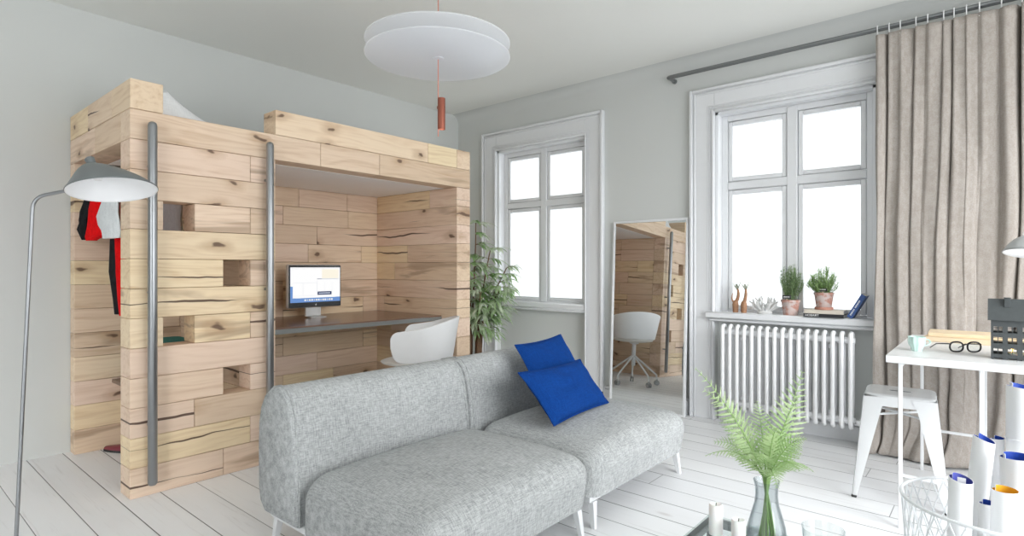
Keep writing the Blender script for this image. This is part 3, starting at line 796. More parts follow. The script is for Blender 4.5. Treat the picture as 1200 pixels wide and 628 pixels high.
for (sx, sy), (tx, ty, tz) in stems:
    pts = bez((sx, sy, .28), (sx, sy, .7), (tx*.5, ty*.5, tz*.75), (tx, ty, tz), 12); st.tube(pts, [.012-.0006*i for i in range(13)], 7)
    for i in range(3, 13):
        if tz < 1.0 and i < 6: continue
        p = pts[i]; nl = 2
        for _ in range(nl):       # pinnate sprays
            a = rp.uniform(0, 2*PI); out = Vector((math.cos(a), math.sin(a), rp.uniform(.1,.6)))
            if rp.random() < .5: out = Vector((abs(out.x), out.y, out.z))
            L = rp.uniform(.14, .24)*max(.35, 1.15-.55*p.z); sp = [p+out.normalized()*L*t+Vector((0,0,-.30*L*t*t)) for t in (0,.25,.5,.75,1)]
            st.tube(sp, [.003,.0026,.002,.0016,.001], 5)
            dr = out.normalized(); sd = dr.cross(Vector((0,0,1))).normalized()
            for j, q_ in enumerate(sp[1:]):
                for sg in (-1, 1):
                    leaf(lv, q_, dr*.9+sd*sg*rp.uniform(.35,.7)+Vector((0,0,rp.uniform(-.2,.35))), rp.uniform(.10,.20)*max(.5, 1.2-.5*p.z), rp.uniform(.010,.015), rp.uniform(.5,1.1))
            leaf(lv, sp[-1], dr+Vector((0,0,-.2)), rp.uniform(.10,.18), .011, .6)
def keep_clear(mb):
    for v in mb.bm.verts:
        if v.co.y < -.48: v.co.y = -.48-.01*math.tanh(-(v.co.y+.48)*5)
        if v.co.y > .40: v.co.y = .40
        if v.co.x < -.66: v.co.x = -.66
keep_clear(lv); keep_clear(st)
st.build('stem', M['trunk'], pl); tag(lv.build('foliage', M['palm'], pl, recalc=False), kind='stuff')

# ------------------------------------------------------------------ leaning mirror
mi_ = thing('floor_mirror', 'tall white framed mirror leaning on the wall between the two windows', 'mirror', (2.195, -.10, 0))
MWd, MH = .648, 1.505; ang = math.atan2(.072, 1.5)
R_ = Matrix.Rotation(-ang, 4, 'X')
b = MB(); fw = .017; fd = .024
b.box((-MWd/2, 0, 0), (-MWd/2+fw, fd, MH), .002); b.box((MWd/2-fw, 0, 0), (MWd/2, fd, MH), .002)
b.box((-MWd/2+fw, 0, 0), (MWd/2-fw, fd, fw), .002); b.box((-MWd/2+fw, 0, MH-fw), (MWd/2-fw, fd, MH), .002); b.xform(R_); b.build('frame', M['white_metal'], mi_)
b = MB(); b.box((-MWd/2+fw-.002, .008, fw-.002), (MWd/2-fw+.002, .014, MH-fw+.002)); b.xform(R_); b.build('mirror_glass', M['mirror'], mi_)

# ------------------------------------------------------------------ radiator
rd = thing('radiator', 'white column radiator fixed below the window sill', 'radiator', (3.21, -.08, .115))
nsec = 17; rx0, rx1 = 2.815, 3.61
for i in range(nsec):
    x = rx0+(rx1-rx0)*i/(nsec-1); s_ = MB()
    loop = []
    za, zb_, yf, yb_ = .15, .68, -.128, -.068
    for t in range(9): a = PI*t/8; loop.append((x, (yf+yb_)/2-math.cos(a)*(yb_-yf)/2, zb_+.03*math.sin(a)))
    for t in range(9): a = PI*t/8; loop.append((x, (yf+yb_)/2+math.cos(a)*(yb_-yf)/2, za-.03*math.sin(a)))
    s_.tube(loop, .0135, 10, True); wpart('section', s_, M['radiator'], rd)
for z in (.165, .665): b = MB(); b.tube([(rx0-.02, -.098, z), (rx1+.02, -.098, z)], .02, 12); wpart('header_pipe', b, M['radiator'], rd)
b = MB(); b.tube(smooth_path([(rx1+.02,-.098,.165),(rx1+.055,-.098,.165),(rx1+.055,-.098,0)], .02), .009, 10); wpart('supply_pipe', b, M['radiator'], rd)
b = MB(); b.tube([(rx1+.052,-.098,.165),(rx1+.052,-.145,.165)], .017, 14); wpart('valve', b, M['white_plastic'], rd)
for x in (rx0+.12, rx1-.12):
    for z in (.20, .62): b = MB(); b.box((x-.01, -.098, z-.012), (x+.01, .05, z+.012), .002); wpart('wall_bracket', b, M['radiator'], rd)

# ------------------------------------------------------------------ curtain and rod
cr = thing('curtain_rod', 'grey double curtain rod above the window, bent into the wall at its end', 'curtain rod', (2.39, 0, 2.57))
b = MB()
b.tube(smooth_path([(2.40,0,2.565),(2.385,-.115,2.572),(5.2,-.115,2.572),(5.2,0,2.572)], .03), .011, 10); wpart('rod', b, M['rod'], cr)
b = MB(); b.tube([(2.41,-.085,2.570),(5.2,-.085,2.570)], .008, 8); wpart('rod', b, M['rod'], cr)
for mx, mz in ((2.40, 2.565), (5.2, 2.572)): b = MB(); b.tube([(mx,.002,mz),(mx,-.02,mz)], .018, 14); wpart('wall_mount', b, M['rod'], cr)
cu = thing('curtain', 'long beige linen curtain hanging to the floor beside the window', 'curtain', (4.3, -.12, 0))
CX0, CX1 = 3.735, 5.05
ctrl = [0, .05, .085, .15, .185, .25, .28, .325, .36, .43, .50, .54, .60, .66, .71, .78, .83, .9, .95, 1.0]
def fold(s):
    """phase through pleats of uneven width"""
    for i in range(len(ctrl)-1):
        if s <= ctrl[i+1]: return i+(s-ctrl[i])/(ctrl[i+1]-ctrl[i])
    return len(ctrl)-1
def curtain(s, v):
    z = 2.525*(1-v)+.012*v; x = CX0+(CX1-CX0)*s
    fo = fold(s); ph = fo*2*PI; am = .030+.014*noise.noise((s*7.3, 0, 3.1))
    dep = lambda k: .16+1.25*((math.sin(k*12.9898)*43758.5453) % 1.0)**2.2
    wv = abs(math.cos(PI*fo)); pl_ = 1-2*dep(round(fo))*wv**9-.25*(1-math.cos(2*ph))*.5
    drift = .05*noise.noise((s*3.0, z*.55, 8.0))+.018*noise.noise((s*14, z*1.1, 2.0))
    env = .75+.25*min(1, (1-z/2.525)*4)
    blend = 1-.35*max(0, min(1, (2.4-z)/1.0))
    y = -.118-am*env*(blend*pl_+(1-blend)*3.2*noise.noise((s*8.5+.05*z, z*.25, 11.0)))-.012*noise.noise((s*22, z*2.2, 5))
    xx = x+drift*max(0, min(1, (2.5-z)/1.2))+.010*math.cos(ph)
    if z < .5:
        k = (.5-z)/.5
        y -= .115*k**1.4*(.55+.9*noise.noise((s*6, 1.7, .2)))+.022*noise.noise((s*7, z*9, 9.1))*k
        xx += .045*noise.noise((s*5, z*5, 3.3))*k-.06*k*k*(1-s)
        z = z if z > .05 else z
    y = max(-.262, min(-.052, y))
    return (max(xx, CX0-.015), y, max(.008, z))
b = MB(); b.grid(curtain, 420, 84)
o = wpart('curtain_fabric', b, M['linen'], cu, angle=0, recalc=False); md = o.modifiers.new('s', 'SOLIDIFY'); md.thickness = .004
for i in range(22):
    s = min(.995, ctrl[min(i, len(ctrl)-1)]+.012) if i < len(ctrl) else None
    if s is None: continue
    x, y, z = curtain(s, 0); h_ = MB(); h_.tube([(x, -.118, 2.53), (x, -.1315, 2.55), (x, -.1315, 2.582), (x, -.115, 2.590), (x, -.101, 2.583)], .0028, 6)
    h_.tube([(x, -.118, 2.53), (x, y-.004, 2.505)], .0028, 6); wpart('curtain_hook', h_, M['hook'], cu)

# ------------------------------------------------------------------ work table with trestles
tb = thing('work_table', 'white work table on thin metal trestles by the curtain', 'table', (4.6, -.76, 0))
TX0, TX1, TY0, TY1 = 3.935, 5.45, -1.262, -.26
b = MB(); b.box((TX0, TY0, .712), (TX1, TY1, .745), .002); wpart('tabletop', b, M['white_plastic'], tb)
for x0, x1 in ((3.985, 4.255), (5.12, 5.39)):
    for ly in (TY0+.028, TY1-.04):
        for lx in (x0, x1):
            l_ = MB(); l_.box((lx-.0075, ly-.0075, 0), (lx+.0075, ly+.0075, .712), .002); wpart('leg', l_, M['white_metal'], tb)
        s_ = MB(); s_.box((x0, ly-.006, .222), (x1, ly+.006, .236), .002); wpart('stretcher', s_, M['white_metal'], tb)
    for lx in (x0, x1): s_ = MB(); s_.box((lx-.008, TY0+.03, .694), (lx+.008, TY1-.04, .712), .002); wpart('top_rail', s_, M['white_metal'], tb)

# stool
so = thing('metal_stool', 'white metal stool with splayed legs tucked under the work table corner', 'stool', (3.935, -.778, 0), math.radians(5))
sz, hw, fw_ = .508, .143, .192
b = MB()
def seat_top(u, v):
    a = 2*u-1; d = 2*v-1; e = max(abs(a), abs(d)); 
    x = a*hw; y = d*hw
    rr = .035
    cx_ = max(-hw+rr, min(hw-rr, x)); cy_ = max(-hw+rr, min(hw-rr, y)); q_ = Vector((x-cx_, y-cy_))
    if q_.length > 0: q_ = q_.normalized()*max(abs(q_.x), abs(q_.y)); x = cx_+q_.x; y = cy_+q_.y
    return (x, y, sz-.006*(max(0, e-.85)/.15)**2-(.004 if (abs(a) < .32 and abs(d) < .08) else 0))
b.grid(seat_top, 41, 41); 
sk = []
for lvl, (k, z) in enumerate(((1.0, sz-.006), (1.012, sz-.012), (1.04, sz-.055), (1.035, sz-.055), (1.0, sz-.014))):
    ring = []
    for i in range(48):
        a = 2*PI*i/48; cx_, sy_ = math.cos(a), math.sin(a)
        p = 5.5; r_ = (abs(cx_)**p+abs(sy_)**p)**(-1/p); ring.append(b.bm.verts.new((hw*.995*k*r_*cx_, hw*.995*k*r_*sy_, z)))
    sk.append(ring)
for A, B in zip(sk, sk[1:]):
    for i in range(48): b.face([A[i], A[(i+1) % 48], B[(i+1) % 48], B[i]], 0, 0, True)
b.build('seat', M['stool'], so, angle=50)
b = MB(); b.prism([(.045*math.cos(2*PI*i/24)+(.02 if math.cos(2*PI*i/24) > 0 else -.02)*0, .009*math.sin(2*PI*i/24)) for i in range(24)], 'Z', sz-.0005, sz+.0012)  # flat grey patch painted in for the dark of the hand hole
b.build('hand_hole_shade', M['mat_grey'], so)
for sx in (-1, 1):
    for sy in (-1, 1):
        l_ = MB(); nseg = 10; ringsA = []
        for i in range(nseg+1):
            t_ = i/nseg; z = (sz-.014)*(1-t_)+.012*t_
            cx_ = sx*(hw*1.03*(1-t_)+fw_*t_); cy_ = sy*(hw*1.03*(1-t_)+fw_*t_)
            wd = .088*(1-t_)+.022*t_
            if i == 0: wd = .10
            th = .004
            pts = [(cx_-sx*wd, cy_), (cx_-sx*.012, cy_), (cx_-sx*.003, cy_-sy*.003), (cx_, cy_-sy*.012), (cx_, cy_-sy*wd), (cx_-sx*th, cy_-sy*wd), (cx_-sx*th, cy_-sy*.014), (cx_-sx*.014, cy_-sy*th), (cx_-sx*wd, cy_-sy*th)]
            ringsA.append(l_.verts([(x, y, z) for x, y in pts]))
        for A, B in zip(ringsA, ringsA[1:]):
            for k in range(9): l_.face([A[k], A[(k+1) % 9], B[(k+1) % 9], B[k]], 0, 0, True)
        l_.face(ringsA[0]); l_.face(ringsA[-1][::-1]); lo = l_.build('leg', M['stool'], so, angle=30)
        f_ = MB(); f_.box((sx*(fw_-.021), sy*(fw_-.021), 0), (sx*(fw_+.002), sy*(fw_+.002), .012), .003); f_.build('rubber_foot', M['rubber'], lo)
b = MB(); k = .15
b.tube([(-k,-k,.40),(k,k,.40)], .006, 8); b.tube([(-k,k,.40),(k,-k,.40)], .006, 8); b.build('cross_brace', M['stool'], so)

# mint cup
cp = thing('mint_cup', 'small mint green ribbed cup with handle on the work table', 'cup', (4.025, -1.03, .745))
b = MB(); pr_ = [(0,.0),(.018,.0),(.020,.004),(.0215,.012),(.0305,.028),(.033,.045),(.0325,.058),(.034,.064),(.032,.064),(.030,.056),(.0305,.045),(.028,.03),(.019,.014),(0,.010)]
rings = []
for r_, z in pr_:
    rings.append(b.verts([(0,0,z)]) if r_ == 0 else b.verts([((r_+.0012*math.cos(10*a))*math.cos(a), (r_+.0012*math.cos(10*a))*math.sin(a), z) for a in [2*PI*i/60 for i in range(60)]]))
for A, B in zip(rings, rings[1:]):
    for i in range(60):
        j = (i+1) % 60
        if len(A) == 1: b.face([A[0], B[j], B[i]], 0, 0, True)
        elif len(B) == 1: b.face([A[i], A[j], B[0]], 0, 0, True)
        else: b.face([A[i], A[j], B[j], B[i]], 0, 0, True)
b.build('cup_body', M['mint'], cp)
b = MB(); b.tube(bez((.030,.012,.052),(.055,.03,.058),(.052,.03,.02),(.027,.012,.026), 10), .0035, 8); b.build('handle', M['mint'], cp)

# glasses
gl = thing('eyeglasses', 'black framed eyeglasses lying open on the work table', 'glasses', (4.195, -.965, .745), math.radians(34))
b = MB(); fr = math.radians(58)
Rg = Matrix.Rotation(0, 4, 'Z')
for sx in (-1, 1):
    ring = []
    for i in range(28):
        a = 2*PI*i/28; p = 2.6; r_ = (abs(math.cos(a))**p+abs(math.sin(a))**p)**(-1/p)
        ring.append((sx*.036+.027*r_*math.cos(a), .0, .026+.0215*r_*math.sin(a)-.0015*math.cos(a)*sx*0))
    b.tube(ring, .0036, 8, True)
b.tube([(-.011,0,.034),(0,-.002,.038),(.011,0,.034)], .0028, 8); b.build('frame', M['black'], gl)
for sx in (-1, 1):
    t_ = MB(); t_.tube([(sx*.063,0,.038),(sx*.068,.006,.038),(sx*.066,.09,.028),(sx*.062,.13,.010),(sx*.061,.145,.003)], [.0028,.0026,.0024,.0024,.002], 8); t_.build('temple', M['black'], gl)
    l_ = MB(); v = []
    for i in range(24):
        a = 2*PI*i/24; p = 2.6; r_ = (abs(math.cos(a))**p+abs(math.sin(a))**p)**(-1/p); v.append((sx*.036+.0255*r_*math.cos(a), .026+.0200*r_*math.sin(a)))
    l_.prism([(x, z) for x, z in v], 'Y', -.0006, .0006); l_.build('lens', M['clear'], gl)

# pale boards
for i, (x0, x1, y0, y1, z0, th, rz, lab) in enumerate(((4.02, 4.56, -.60, -.36, .745, .026, -.04, 'lower pale pine board of the two stacked at the back of the work table'), (4.03, 4.57, -.565, -.37, .771, .020, .03, 'upper pale pine board of the two stacked at the back of the work table'))):
    b = MB(); b.box((x0-4.28, y0+.5, 0), (x1-4.28, y1+.5, th), .002, 0, .3+.3*i); o = b.build('pine_board', M['boardend']); o.location = (4.28, -.5, z0); o.rotation_euler = (0,0,rz)
    tag(o, lab, 'board', 'pine boards on the work table')

# house lantern
ln = thing('house_lantern', 'charcoal metal house shaped candle lantern with small lit windows on the work table', 'lantern', (4.395, -1.06, .745))
lw, ld, lh, rh = .225, .105, .168, .075
b = MB()
cols, rows = 5, 3; pw = .029; cwid = lw/cols; zrow = [.034, .078, .122]; wh = .025
def facade(y0, y1):
    xs = [-lw/2]
    for c_ in range(cols):
        cx_ = -lw/2+cwid*(c_+.5); xs += [cx_-pw/2, cx_+pw/2]
    xs.append(lw/2)
    for i in range(len(xs)-1):
        if i % 2 == 0: b.box((xs[i], y0, 0.0), (xs[i+1], y1, lh))
        else:
            zc = 0.008
            for zr in zrow: b.box((xs[i], y0, zc), (xs[i+1], y1, zr-wh/2)); zc = zr+wh/2
            b.box((xs[i], y0, zc), (xs[i+1], y1, lh))
            xm = (xs[i]+xs[i+1])/2
            for zr in zrow:
                b.box((xm-.0014, y0, zr-wh/2), (xm+.0014, y1, zr+wh/2)); b.box((xs[i], y0, zr-.0011), (xm-.0014, y1, zr+.0011)); b.box((xm+.0014, y0, zr-.0011), (xs[i+1], y1, zr+.0011))
facade(-ld/2, -ld/2+.003); facade(ld/2-.003, ld/2)
for sx in (-1, 1):
    xa, xb = (sx*lw/2, sx*(lw/2-.003))
    b.prism([(-ld/2+.003, 0), (ld/2-.003, 0), (ld/2-.003, lh), (0, lh+rh-.004), (-ld/2+.003, lh)], 'X', min(xa, xb), max(xa, xb))
b.box((-lw/2+.003, -ld/2+.003, .004), (lw/2-.003, ld/2-.003, .008))
b.build('house_walls', M['lantern'], ln)
b = MB(); ov = .010
for sy in (-1, 1):
    b.prism([(0, lh+rh), (sy*(ld/2+ov), lh-.008), (sy*(ld/2+ov), lh-.005), (0, lh+rh+.004)], 'X', -lw/2-ov, lw/2+ov)
b.build('roof', M['lantern'], ln)
b = MB(); b.box((-lw/2+.042, -.028, lh+rh-.03), (-lw/2+.062, -.006, lh+rh+.007), .001); b.box((-lw/2+.040, -.030, lh+rh+.007), (-lw/2+.064, -.004, lh+rh+.010), .001); b.build('chimney', M['lantern'], ln)
for x in (-.045, -.0, .045):
    b = MB(); b.lathe([(0,.009),(.017,.009),(.017,.024),(0,.024)], (x, .012, 0), 16); cn = b.build('tealight', M['wax'], ln)
    b = MB(); b.lathe([(0,.026),(.004,.030),(.0045,.036),(.002,.046),(0,.052)], (x, .012, 0), 10); b.build('flame', M['flame'], cn)

# desk lamp reaching in
dl = thing('desk_lamp', 'pale grey dome desk lamp on an angled arm above the work table', 'lamp', (4.78, -.82, .745))
hx, hy, hz = 4.412, -.86, 1.203
b = MB(); b.lathe([(0,0),(.085,0),(.085,.012),(.02,.02),(.012,.04),(0,.04)], (0,0,0), 28); b.build('base', M['lamp_white'], dl)
b = MB(); b.tube([(0,0,.03),(.06,0,.42)], .008, 10); b.tube([(.06,0,.42),(hx-4.78+.01,hy+.82,hz-.745+.085)], .007, 10); b.tube([(hx-4.78+.01,hy+.82,hz-.745+.16),(hx-4.78-.02,hy+.82,hz-.745+.06)], .006, 10); b.build('arm', M['lamp_white'], dl)
b = MB(); Mh = Matrix.Translation((hx-4.78, hy+.82, hz-.745)) @ Matrix.Rotation(math.radians(6), 4, 'Y') @ Matrix.Rotation(math.radians(-12), 4, 'X')
pro = [(.093,-.022),(.086,-.008),(.076,.012),(.060,.034),(.040,.050),(.022,.060),(.020,.078),(0,.080)]
b.lathe(pro, (0,0,0), 36, M=Mh); o = b.build('shade', [M['grey_lamp'], M['lamp_white']], dl, angle=60)
md = o.modifiers.new('s', 'SOLIDIFY'); md.thickness = .003; md.material_offset = 1
b = MB(); b.lathe([(0,.0),(.016,.008),(.02,.022),(.014,.04),(0,.045)], (0,0,0), 16, M=Mh); b.build('bulb', M['bulb'], dl)

# ------------------------------------------------------------------ things on the window sill
def needles(mb, n, R, h0, h1, spread, seed, ln_=.026, w_=.0017):
    r = random.Random(seed)
    for _ in range(n):
        a = r.uniform(0, 2*PI); rr = R*math.sqrt(r.random())*.55; hh = r.uniform(h0, h1)
        p0 = Vector((rr*math.cos(a), rr*math.sin(a), 0)); p3 = Vector((rr*math.cos(a)*spread*1.5+r.uniform(-.012,.012), rr*math.sin(a)*spread*1.5+r.uniform(-.012,.012), hh*(1-.35*(rr/(R*.55))**2)))
        pts = bez(p0, p0+Vector((0,0,hh*.4)), p3-Vector((0,0,hh*.3)), p3, 9)
        mb.tube(pts, .0011, 4)
        for i in range(2, 10):
            for _k in range(5):
                d = Vector((r.uniform(-1,1), r.uniform(-1,1), r.uniform(.1,1.2))); leaf(mb, pts[i], d, ln_*r.uniform(.6,1.1), w_, .1, 2)
def herb(label, x, y, z, saucer, mat, fol, tagdx):
    root = thing('potted_herb', label, 'potted plant', (x, y, z), 0, 'herb pots on the window sill')
    r0, r1, hp = (.043, .060, .105)
    z0 = .0
    if saucer:
        s_ = MB(); s_.lathe([(0,0),(.052,0),(.055,.004),(.055,.016),(.050,.018),(.048,.008),(0,.006)], (0,0,0), 32); s_.build('saucer', M['terra2'], root); z0 = .008
    b = MB(); b.lathe([(0,0),(r0,0),(r0+.001,.003),(r1-.004,hp-.018),(r1,hp-.016),(r1+.001,hp-.002),(r1-.002,hp),(r1-.007,hp-.001),(r1-.010,hp-.02),(0,hp-.02)], (0,0,z0), 40); b.build('pot', M['terra'], root)
    b = MB(); b.lathe([(0,hp-.016),(r1-.011,hp-.017)], (0,0,z0), 24); b.build('soil', M['soil'], root)
    b = MB(); fol(b); b.shift((0,0,z0+hp-.02)); tag(b.build('foliage', mat, root, recalc=False), kind='stuff')
    # tag on a stake
    s_ = MB(); s_.box((tagdx-.003, -r1+.008, z0+hp-.03), (tagdx+.003, -r1+.011, z0+hp+.012), .0005); st_ = s_.build('stake', M['boardend'], root)
    s_ = MB(); s_.box((tagdx-.027, -r1+.004, z0+hp+.008), (tagdx+.027, -r1+.008, z0+hp+.032), .001); pt = s_.build('name_tag', M['black'], root)
    s_ = MB()
    xx = tagdx-.019
    for i in range(8): s_.box((xx, -r1+.0034, z0+hp+.016+(.001 if i % 3 else 0)), (xx+.003, -r1+.0041, z0+hp+.024)); xx += .0048
    s_.build('lettering', M['lettering'], pt)
    return root
ZS = .80
bk1 = (3.328, 3.562)
herb('larger potted rosemary in a weathered terracotta pot standing directly on the window sill', 3.232, -.004, ZS, False, M['rosemary'], lambda b: needles(b, 54, .070, .19, .265, 1.3, 3), -.01)
herb('smaller potted herb in a terracotta pot with saucer standing on the lying books', 3.435, .0, ZS+.0465, True, M['thyme'], lambda b: needles(b, 72, .085, .08, .195, 1.35, 5, .032, .0019), .004)
def book(name, label, size, mat, spine_text=None):
    """closed book lying flat, spine towards -y"""
    L, D_, T = size; root = thing(name, label, 'book', group='books on the window sill')
    b = MB(); c_ = .0025
    b.box((-L/2, -D_/2, 0), (L/2, D_/2, c_), .0006); b.box((-L/2, -D_/2, T-c_), (L/2, D_/2, T), .0006); b.box((-L/2, -D_/2-.002, 0), (L/2, -D_/2+.001, T), .0008); b.build('cover', mat, root)
    b = MB(); b.box((-L/2+.003, -D_/2+.001, c_), (L/2-.003, D_/2-.004, T-c_)); b.build('pages', M['book_pages'], root)
    return root
bk = book('book', 'black book with white spine lettering, lying at the bottom of the sill stack', (.234, .15, .022), M['book_black']); bk.location = (3.447, -.002, ZS)
cv = bpy.data.curves.new('spine_lettering', 'FONT'); cv.body = 'HOBART'; cv.size = .021; cv.extrude = .0004; cv.align_y = 'CENTER'
to = bpy.data.objects.new('spine_lettering', cv); COL.objects.link(to)
me = bpy.data.meshes.new_from_object(to.evaluated_get(bpy.context.evaluated_depsgraph_get())); bpy.data.objects.remove(to)
o = bpy.data.objects.new('spine_lettering', me); COL.objects.link(o); o.parent = bk; me.materials.append(M['lettering'])
o.rotation_euler = (PI/2, 0, 0); o.location = (-.108, -.0776, .011)
bk2 = book('book', 'thick beige book lying on the black book under the smaller herb pot', (.228, .145, .0242), M['book_beige']); bk2.location = (3.447, .0, ZS+.0222)
bk3 = book('book', 'blue book leaning at a slant against the window reveal on the sill', (.165, .115, .030), M['book_blue'])
bk3.rotation_euler = (0, -math.radians(61), 0); bk3.location = (3.645, -.012, ZS+.0715)
s_ = MB(); xx = -.065
for i in range(14):
    if i != 6: s_.box((xx, -.0598, .012+(.001 if i % 2 else 0)), (xx+.005, -.0594, .021))
    xx += .0078
s_.build('spine_lettering', M['lettering'], bk3)
# coral
co_ = thing('white_coral', 'white branching coral ornament beside the sprouts on the window sill', 'coral', (3.065, -.005, ZS))
b = MB(); b.lathe([(0,0),(.03,0),(.034,.008),(.02,.02),(0,.024)], (0,0,0), 20)
r = random.Random(4)
def branch(p, d, L, rad, dep):
    d = d.normalized(); e = p+d*L; m_ = p+d*L*.5+Vector((r.uniform(-.1,.1), r.uniform(-.1,.1), 0))*L*.4
    b.tube([p, m_, e], [rad, rad*.9, rad*.75], 7)
    if dep:
        for _ in range(2): branch(e, d+Vector((r.uniform(-.7,.7), r.uniform(-.7,.7), r.uniform(.1,.6))), L*r.uniform(.55,.8), rad*.78, dep-1)
for i in range(15):
    a = 2*PI*i/15; el = r.uniform(.6, 1.8) if i % 2 else r.uniform(.35,.8)
    branch(Vector((.018*math.cos(a), .018*math.sin(a), .012)), Vector((math.cos(a), math.sin(a), el)), r.uniform(.028,.038), .0056, 1)
for i in range(6):
    a = 1.1*i; branch(Vector((.008*math.cos(a), .008*math.sin(a), .016)), Vector((.5*math.cos(a), .5*math.sin(a), 1)), .036, .0056, 1)
b.xform(Matrix.Diagonal((1.55, .75, 1.6, 1)))
b.build('coral_branches', M['coral'], co_)
# sprouts
def sprout(label, x, y, hook):
    root = thing('sprouting_bulb', label, 'plant', (x, y, ZS), 0, 'sprouting bulbs on the window sill'); root.scale = (1.15, 1.15, 1.15)
    b = MB(); b.lathe([(0,0),(.016,0),(.017,.01),(.018,.03),(.019,.05),(.016,.064),(.008,.075),(0,.078)], (0,0,0), 16); b.build('bulb', M['sprout'], root)
    b = MB(); sg = 1 if hook else .6
    b.tube(bez((.0,0,.06),(.02*sg,0,.09),(.022*sg,0,.12),(.012,0,.155), 10), [.012,.0115,.011,.0105,.010,.0095,.009,.008,.007,.006,.005], 9); b.build('stem', M['sprout'], root)
    b = MB(); leaf(b, (.012,0,.140), (-.55,0,1), .062, .012, .1, 4); leaf(b, (.012,0,.140), (.35,0,1), .068, .012, .05, 4); leaf(b, (.012,0,.140), (0,-.4,1), .05, .011, .05, 4); b.build('tip_leaf', M['sprout_green'], root, recalc=False)
    if hook:
        b = MB(); b.tube(bez((.0,0,.055),(-.02,0,.07),(-.028,0,.08),(-.018,0,.118), 8), [.007,.0065,.006,.0055,.005,.0045,.004,.003,.002], 7); b.build('side_shoot', M['sprout'], root)
sprout('brown sprouting bulb with a forked side shoot, next to the window frame', 2.862, .0, True)
sprout('brown sprouting bulb with a single straight stem, next to the white coral', 2.925, -.012, False)

# ------------------------------------------------------------------ coffee table and things on it
ct = thing('coffee_table', 'low glass coffee table with a dark steel frame in front of the sofa', 'table', (4.08, -2.95, 0))
QX0, QX1, QY0, QY1, QZ = 3.612, 4.10, -3.50, -2.42, .35
b = MB(); bw = .022
b.box((QX0, QY0, QZ-.03), (QX0+bw, QY1, QZ-.008), .002); b.box((QX1-bw, QY0, QZ-.03), (QX1, QY1, QZ-.008), .002)
b.box((QX0+bw, QY1-bw, QZ-.03), (QX1-bw, QY1, QZ-.008), .002); b.box((QX0+bw, QY0, QZ-.03), (QX1-bw, QY0+bw, QZ-.008), .002); wpart('frame', b, M['dark_steel'], ct)
b = MB(); b.box((QX0+.002, QY0+.002, QZ-.008), (QX1-.002, QY1-.002, QZ), .001); wpart('glass_top', b, M['tabletop_glass'], ct)
for lx in (QX0, QX1-bw):
    for ly in (QY0, QY1-bw): l_ = MB(); l_.box((lx, ly, 0), (lx+bw, ly+bw, QZ-.03), .002); wpart('leg', l_, M['dark_steel'], ct)
def candle(label, x, y, rad, h):
    root = thing('candle', label, 'candle', (x, y, QZ), 0, 'candles on the coffee table')
    b = MB(); b.lathe([(0,0),(rad,0),(rad,h-.004),(rad-.003,h),(rad*.6,h-.003),(0,h-.006)], (0,0,0), 28); b.build('wax', M['wax'], root)
    b = MB(); b.tube([(0,0,h-.008),(.0005,0,h-.002),(.001,.0005,h+.003)], .0012, 6); b.build('wick', M['wick'], root)
candle('taller white candle at the corner of the glass coffee table', 3.681, -2.546, .0195, .087)
candle('shorter white candle between the taller candle and the vase', 3.750, -2.560, .0195, .066)

VX, VY = 3.868, -2.708
va = thing('glass_vase', 'smoky glass bottle vase holding fern fronds on the coffee table', 'vase', (VX, VY, QZ))
po = [(0,.0),(.036,0),(.041,.004),(.0465,.03),(.0485,.065),(.0475,.10),(.043,.135),(.035,.165),(.0278,.19),(.0255,.212),(.0265,.23),(.0305,.246)]
pi_ = [(.0285,.2465),(.0245,.23),(.0235,.212),(.0258,.19),(.033,.165),(.041,.135),(.0455,.10),(.0465,.065),(.0445,.03),(.039,.012),(0,.010)]
b = MB(); b.lathe(po+pi_, (0,0,0), 40); b.build('vase_body', M['vase'], va, angle=70)
b = MB(); b.lathe([(0,.0105),(.0385,.0125),(.044,.03),(.046,.065),(.045,.10),(.0435,.115),(0,.115)], (0,0,0), 32); b.build('water', M['water'], va, angle=70)
tu = thing('glass_tumbler', 'clear glass tumbler beside the vase on the coffee table', 'glass', (3.955, -2.525, QZ))
b = MB(); b.lathe([(0,0),(.040,0),(.043,.004),(.0505,.088),(.0510,.090),(.0498,.090),(.0490,.086),(.0415,.012),(0,.010)], (0,0,0), 40); b.build('tumbler_body', M['clear'], tu, angle=70)

